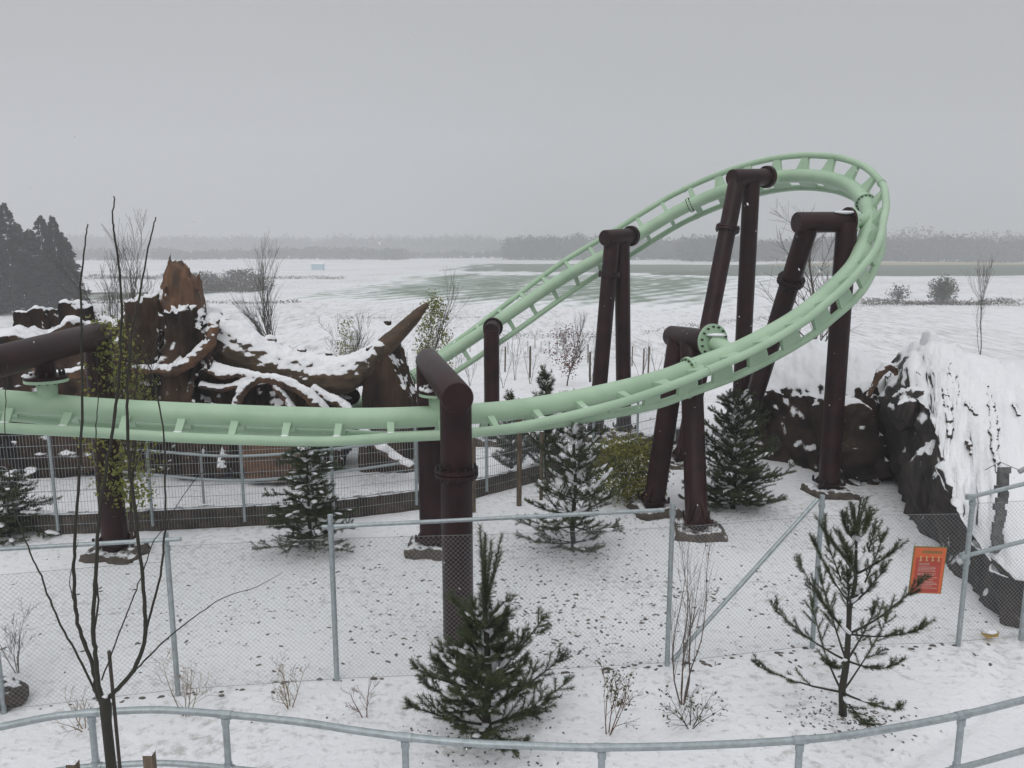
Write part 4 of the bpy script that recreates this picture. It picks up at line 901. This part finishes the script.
for k, (px, py, lab) in enumerate([(72.5, 762, 'square topped short wooden post left of the nearest tree, at the bottom edge'), (149, 753, 'short wooden post with snow on top, right of the nearest tree')]):
    q = un(px, py, 4.95); t = thing('short_post', lab, 'post', V((q.x, q.y, 0))); mb = MB(); mb.box((q.x, q.y, q.z/2), (.062, .062, q.z)); mb.build('post_body', M_wood, t)
    mb = MB(); blob(mb, q, .026, .5); mb.build('snow_cap', M_snow, t, True, 180)

# ------------------------------------------------------------------ far trees, hedges, woods
def spruce_far(name, label, base, h, r, seed, m=M_need3, n=5200):
    rng = np.random.default_rng(seed); t = thing(name, label, 'tree', base, 'tall dark spruces at the field edge'); mb = MB(); mb.tube([base, base+V((0, 0, h))], [.22, .03], 6); mb.build('trunk', M_bark, t)
    nb = 170; bf = rng.random(nb)**.8; ba = rng.random(nb)*6.283; bl2 = r*(1-bf)**.72*rng.uniform(.55, 1.15, nb)+.15; ib = rng.integers(0, nb, n); u = rng.random(n)**.6; f = bf[ib]; a = ba[ib]+rng.normal(size=n)*.16; rad = bl2[ib]*u
    P = np.stack([base.x+rad*np.cos(a), base.y+rad*np.sin(a), base.z+h*(.04+.95*f)-rad*.22+rng.normal(size=n)*.12], 1)
    D = np.stack([np.cos(a), np.sin(a), -.5+.6*rng.random(n)], 1)*(.6*(1-f)[:, None]+.25); quads('foliage', P, D, .32, m, t, rng=rng); return t
for k, (px, tpy, Y, r) in enumerate([(-25, 215, 118, 3.8), (2, 212, 122, 3.8), (14, 203, 112, 3.9), (36, 228, 120, 3.4), (48, 216, 116, 3.3), (60, 217, 112, 3.2), (-48, 205, 114, 4.2), (24, 222, 128, 3.6), (70, 236, 113, 2.6)]):
    g0 = gz(V((un(px, 300, Y).x, Y, 0))); h = un(px, tpy, Y).z-g0.z
    spruce_far('spruce_tree', ['cut by the left edge of the wood', 'dark spruce second from the left edge', 'tallest spruce of the left wood', 'lower spruce right of the tallest one', 'twin topped spruce, left of the last pair', 'pointed spruce near the right end of the left wood', 'outermost spruce at the left frame edge', 'spruce standing behind the tallest one', 'shortest spruce at the right end of the left wood'][k] if k else 'dark spruce cut by the left frame edge', g0, h, r, 300+k)
def bush_far(name, label, px, py, w, h, m, seed, n, ls=.5, cat='bush', group=None):
    c = gz(ut(px, py)); rng = np.random.default_rng(seed); t = thing(name, label, cat, c, group)
    u = rng.normal(size=(n, 3)); u /= np.linalg.norm(u, axis=1)[:, None]; u *= (rng.random(n)**.4)[:, None]
    u *= (1+.25*np.sin(u[:, :1]*9+seed)); P = np.stack([c.x+u[:, 0]*w/2, c.y+u[:, 1]*w/2, c.z+h*.5+u[:, 2]*h*.52], 1)
    leaves('foliage', P, ls, m, t, rng, .35); mb = MB(); 
    for j in range(5): mb.tube([c, V((c.x+rng.normal()*w*.15, c.y, c.z+h*.8))], [.08, .03], 4)
    mb.build('stems', M_bark, t); return t
bush_far('olive_bush', 'olive brown bush at the foot of the tall spruces', 16, 306, 6.5, 5.2, M_olive if False else mat('olive_brown_foliage', (.11, .10, .035), .8), 1, 4600, .45)
bush_far('round_evergreen', 'small round evergreen in the hedge right of the track turn', 942, 303, 4.0, 4.4, M_need2, 2, 2400, .45, 'small tree')
bush_far('bare_bush', 'bare round bush in the hedge, left of the evergreen', 898, 303, 3.6, 3.0, M_hedge, 3, 500, .4)
def brush(name, label, px0, px1, py, hpx, dens, seed, m=M_hedge, ls=.35, dpt=3, py1=None):
    a, b = gz(ut(px0, py)), gz(ut(px1, py1 or py)); rng = np.random.default_rng(seed); Ln = (b-a).length; h = hpx*a.y/F; n = int(Ln*dens)
    f = rng.random(n); env = .35+.65*np.abs(np.sin(f*Ln*.11+seed)*np.sin(f*Ln*.31+2*seed)); P = np.stack([a.x+(b.x-a.x)*f, a.y+(b.y-a.y)*f+rng.normal(size=n)*dpt*.5, np.zeros(n)], 1)
    P[:, 2] = [terrain(P[i, 0], P[i, 1]) for i in range(n)]; P[:, 2] += h*env*rng.random(n)
    t = thing(name, label, 'hedge', V((a.x, a.y, a.z))); leaves('brush', P, ls, m, t, rng, .3); return t
brush('hedge', 'low brown hedge crossing the snow right of the track turn', 862, 1015, 305, 7, 130, 5)
brush('hedge', 'thin ragged line of brush behind the tall support columns', 640, 860, 334, 5, 22, 6, ls=.22, dpt=2, py1=306)
brush('hedge', 'dark brown hedge bank beyond the stump spike', 196, 262, 291, 22, 420, 7, ls=.6, dpt=8)
brush('hedge', 'faint hedge line running left from the hedge bank', 85, 205, 279, 5, 60, 8, ls=.5)
brush('hedge', 'thin low hedge line across the middle of the far field', 255, 345, 279, 4, 30, 9, ls=.5)
brush('hedge', 'low dark brush behind the descending track', 500, 612, 337, 5, 40, 10, ls=.22, dpt=2)
brush('hedge', 'thin dark field edge below the striped field', 330, 480, 318, 1.5, 14, 11, ls=.25, dpt=1)
brush('hedge', 'broken field edge line left of the bare tree', 60, 300, 303, 3, 26, 12, ls=.4, dpt=2)
def wood(name, px0, px1, Y, tree_h, n, seed, m=M_forest, rows=40):
    rng = np.random.default_rng(seed); x0, x1 = un(px0, 250, Y).x, un(px1, 250, Y).x; Ps = []; k = 26
    for i in range(n):
        x = x0+(x1-x0)*rng.random(); y = Y+rows*rng.random(); z = terrain(x, y); h = tree_h*(.55+.28*rng.random()+.55*abs(noise.noise(V((x*.012, seed*3.1, 0))))+.35*abs(noise.noise(V((x*.05, seed, 4))))); r = 2.2+2*rng.random()
        u = rng.normal(size=(k, 3)); u /= np.linalg.norm(u, axis=1)[:, None]; u *= (rng.random(k)**.4)[:, None]
        Ps.append(np.stack([x+u[:, 0]*r, y+u[:, 1]*r, z+h*.5+u[:, 2]*h*.52], 1))
    o = leaves(name, np.concatenate(Ps), 2.0, m, None, rng, .55); tag(o, kind='stuff'); return o
wood('forest', 690, 1200, 520, 17, 2600, 1)
wood('forest', 505, 720, 600, 17, 1000, 2)
wood('forest', -150, 560, 860, 22, 3600, 3)
wood('forest', -150, 400, 600, 8, 900, 6)
wood('forest', 330, 700, 680, 7, 420, 8)
wood('forest', 860, 1300, 640, 24, 700, 4)
# tiny pale shed in the far field
c = gz(ut(318, 270)); sh = thing('field_shed', 'tiny pale blue shed far away in the snowy field', 'shed', c)
mb = MB(); mb.box(c+V((0, 0, 1.2)), (4.6, 3, 2.4)); mb.build('wall', flat('pale_blue_boards', (.45, .6, .68)), sh)
mb = MB(); mb.add([c+V(v) for v in ((-2.6, -1.7, 2.35), (2.6, -1.7, 2.35), (2.6, 1.7, 2.35), (-2.6, 1.7, 2.35), (-2.6, 0, 3.3), (2.6, 0, 3.3))], [(0, 1, 5, 4), (2, 3, 4, 5), (0, 4, 3), (1, 2, 5), (0, 3, 2, 1)]); mb.build('roof', M_snow, sh)

# ------------------------------------------------------------------ soil crumbs poking through the snow, falling flakes
rnd = random.Random(77); mb = MB(); random.seed(77)
placed = 0
while placed < 2300:
    px, py = rnd.uniform(-20, 1000), rnd.uniform(540, 735)
    if rnd.random() < .7: px, py = rnd.gauss(560, 130), rnd.gauss(605, 35)
    if py > 672 and rnd.random() < .93 or py < 520: continue
    if rnd.random() > .25+.9*abs(noise.noise(V((px*.012, py*.03, 1)))): continue
    p = uz(px, py); 
    if p.y < 5: continue
    c = V((p.x, p.y, terrain(p.x, p.y)-.001)); r = rnd.choice([.004, .005, .007, .010, .013, .022]); a = rnd.uniform(0, 3.14)
    blob(mb, c, r, .5, 5, dirv=V((math.cos(a), math.sin(a), 0)), el=rnd.uniform(1, 2.3)); placed += 1
for cx, cy, cr, cn in [(uz(843, 716).x, uz(843, 716).y, .32, 170), (uz(880, 722).x, uz(880, 722).y, .25, 60), (uz(488, 738).x, uz(488, 738).y, .5, 160), (uz(574, 552).x, uz(574, 552).y, .5, 120), (uz(697, 536).x, uz(697, 536).y, .6, 50), (uz(740, 515).x, uz(740, 515).y, .6, 120), (uz(310, 552).x, uz(310, 552).y, .35, 60), (uz(630, 520).x, uz(630, 520).y, .6, 90), (uz(560, 640).x, uz(560, 640).y, .8, 120), (uz(250, 610).x, uz(250, 610).y, 1.0, 120)]:
    for k in range(cn):
        x, y = rnd.gauss(cx, cr), rnd.gauss(cy, cr*.7); a = rnd.uniform(0, 3.14)
        blob(mb, V((x, y, terrain(x, y)+.002)), rnd.uniform(.005, .014), .5, 5, dirv=V((math.cos(a), math.sin(a), 0)), el=rnd.uniform(1, 2.6))
for k in range(90):                                     # darker litter along the fence foot
    f = rnd.random()*6; i = int(f); A_, B_ = pb[ks[i]], pb[ks[i+1]]; p = A_.lerp(B_, f-i)+V((0, rnd.gauss(0, .04), 0)); blob(mb, V((p.x, p.y, terrain(p.x, p.y)+.003)), rnd.uniform(.01, .028), .5, 5, el=1.6)
tag(mb.build('soil_crumbs', M_soil), kind='stuff')
mb = MB(); rnd = random.Random(5)
for k in range(700):
    Y = 2.5+14*rnd.random()**.7; p = un(rnd.uniform(-150, 1174), rnd.uniform(-100, 800), Y)
    if p.z < .1: continue
    s_ = rnd.uniform(.0025, .0055); d = V((rnd.gauss(.3, .3), rnd.gauss(0, .3), -1)).normalized(); mb.tube([p-d*s_*1.5, p, p+d*s_*1.5], [s_*.4, s_, s_*.4], 4)
tag(mb.build('falling_snowflakes', M_snow), kind='stuff')
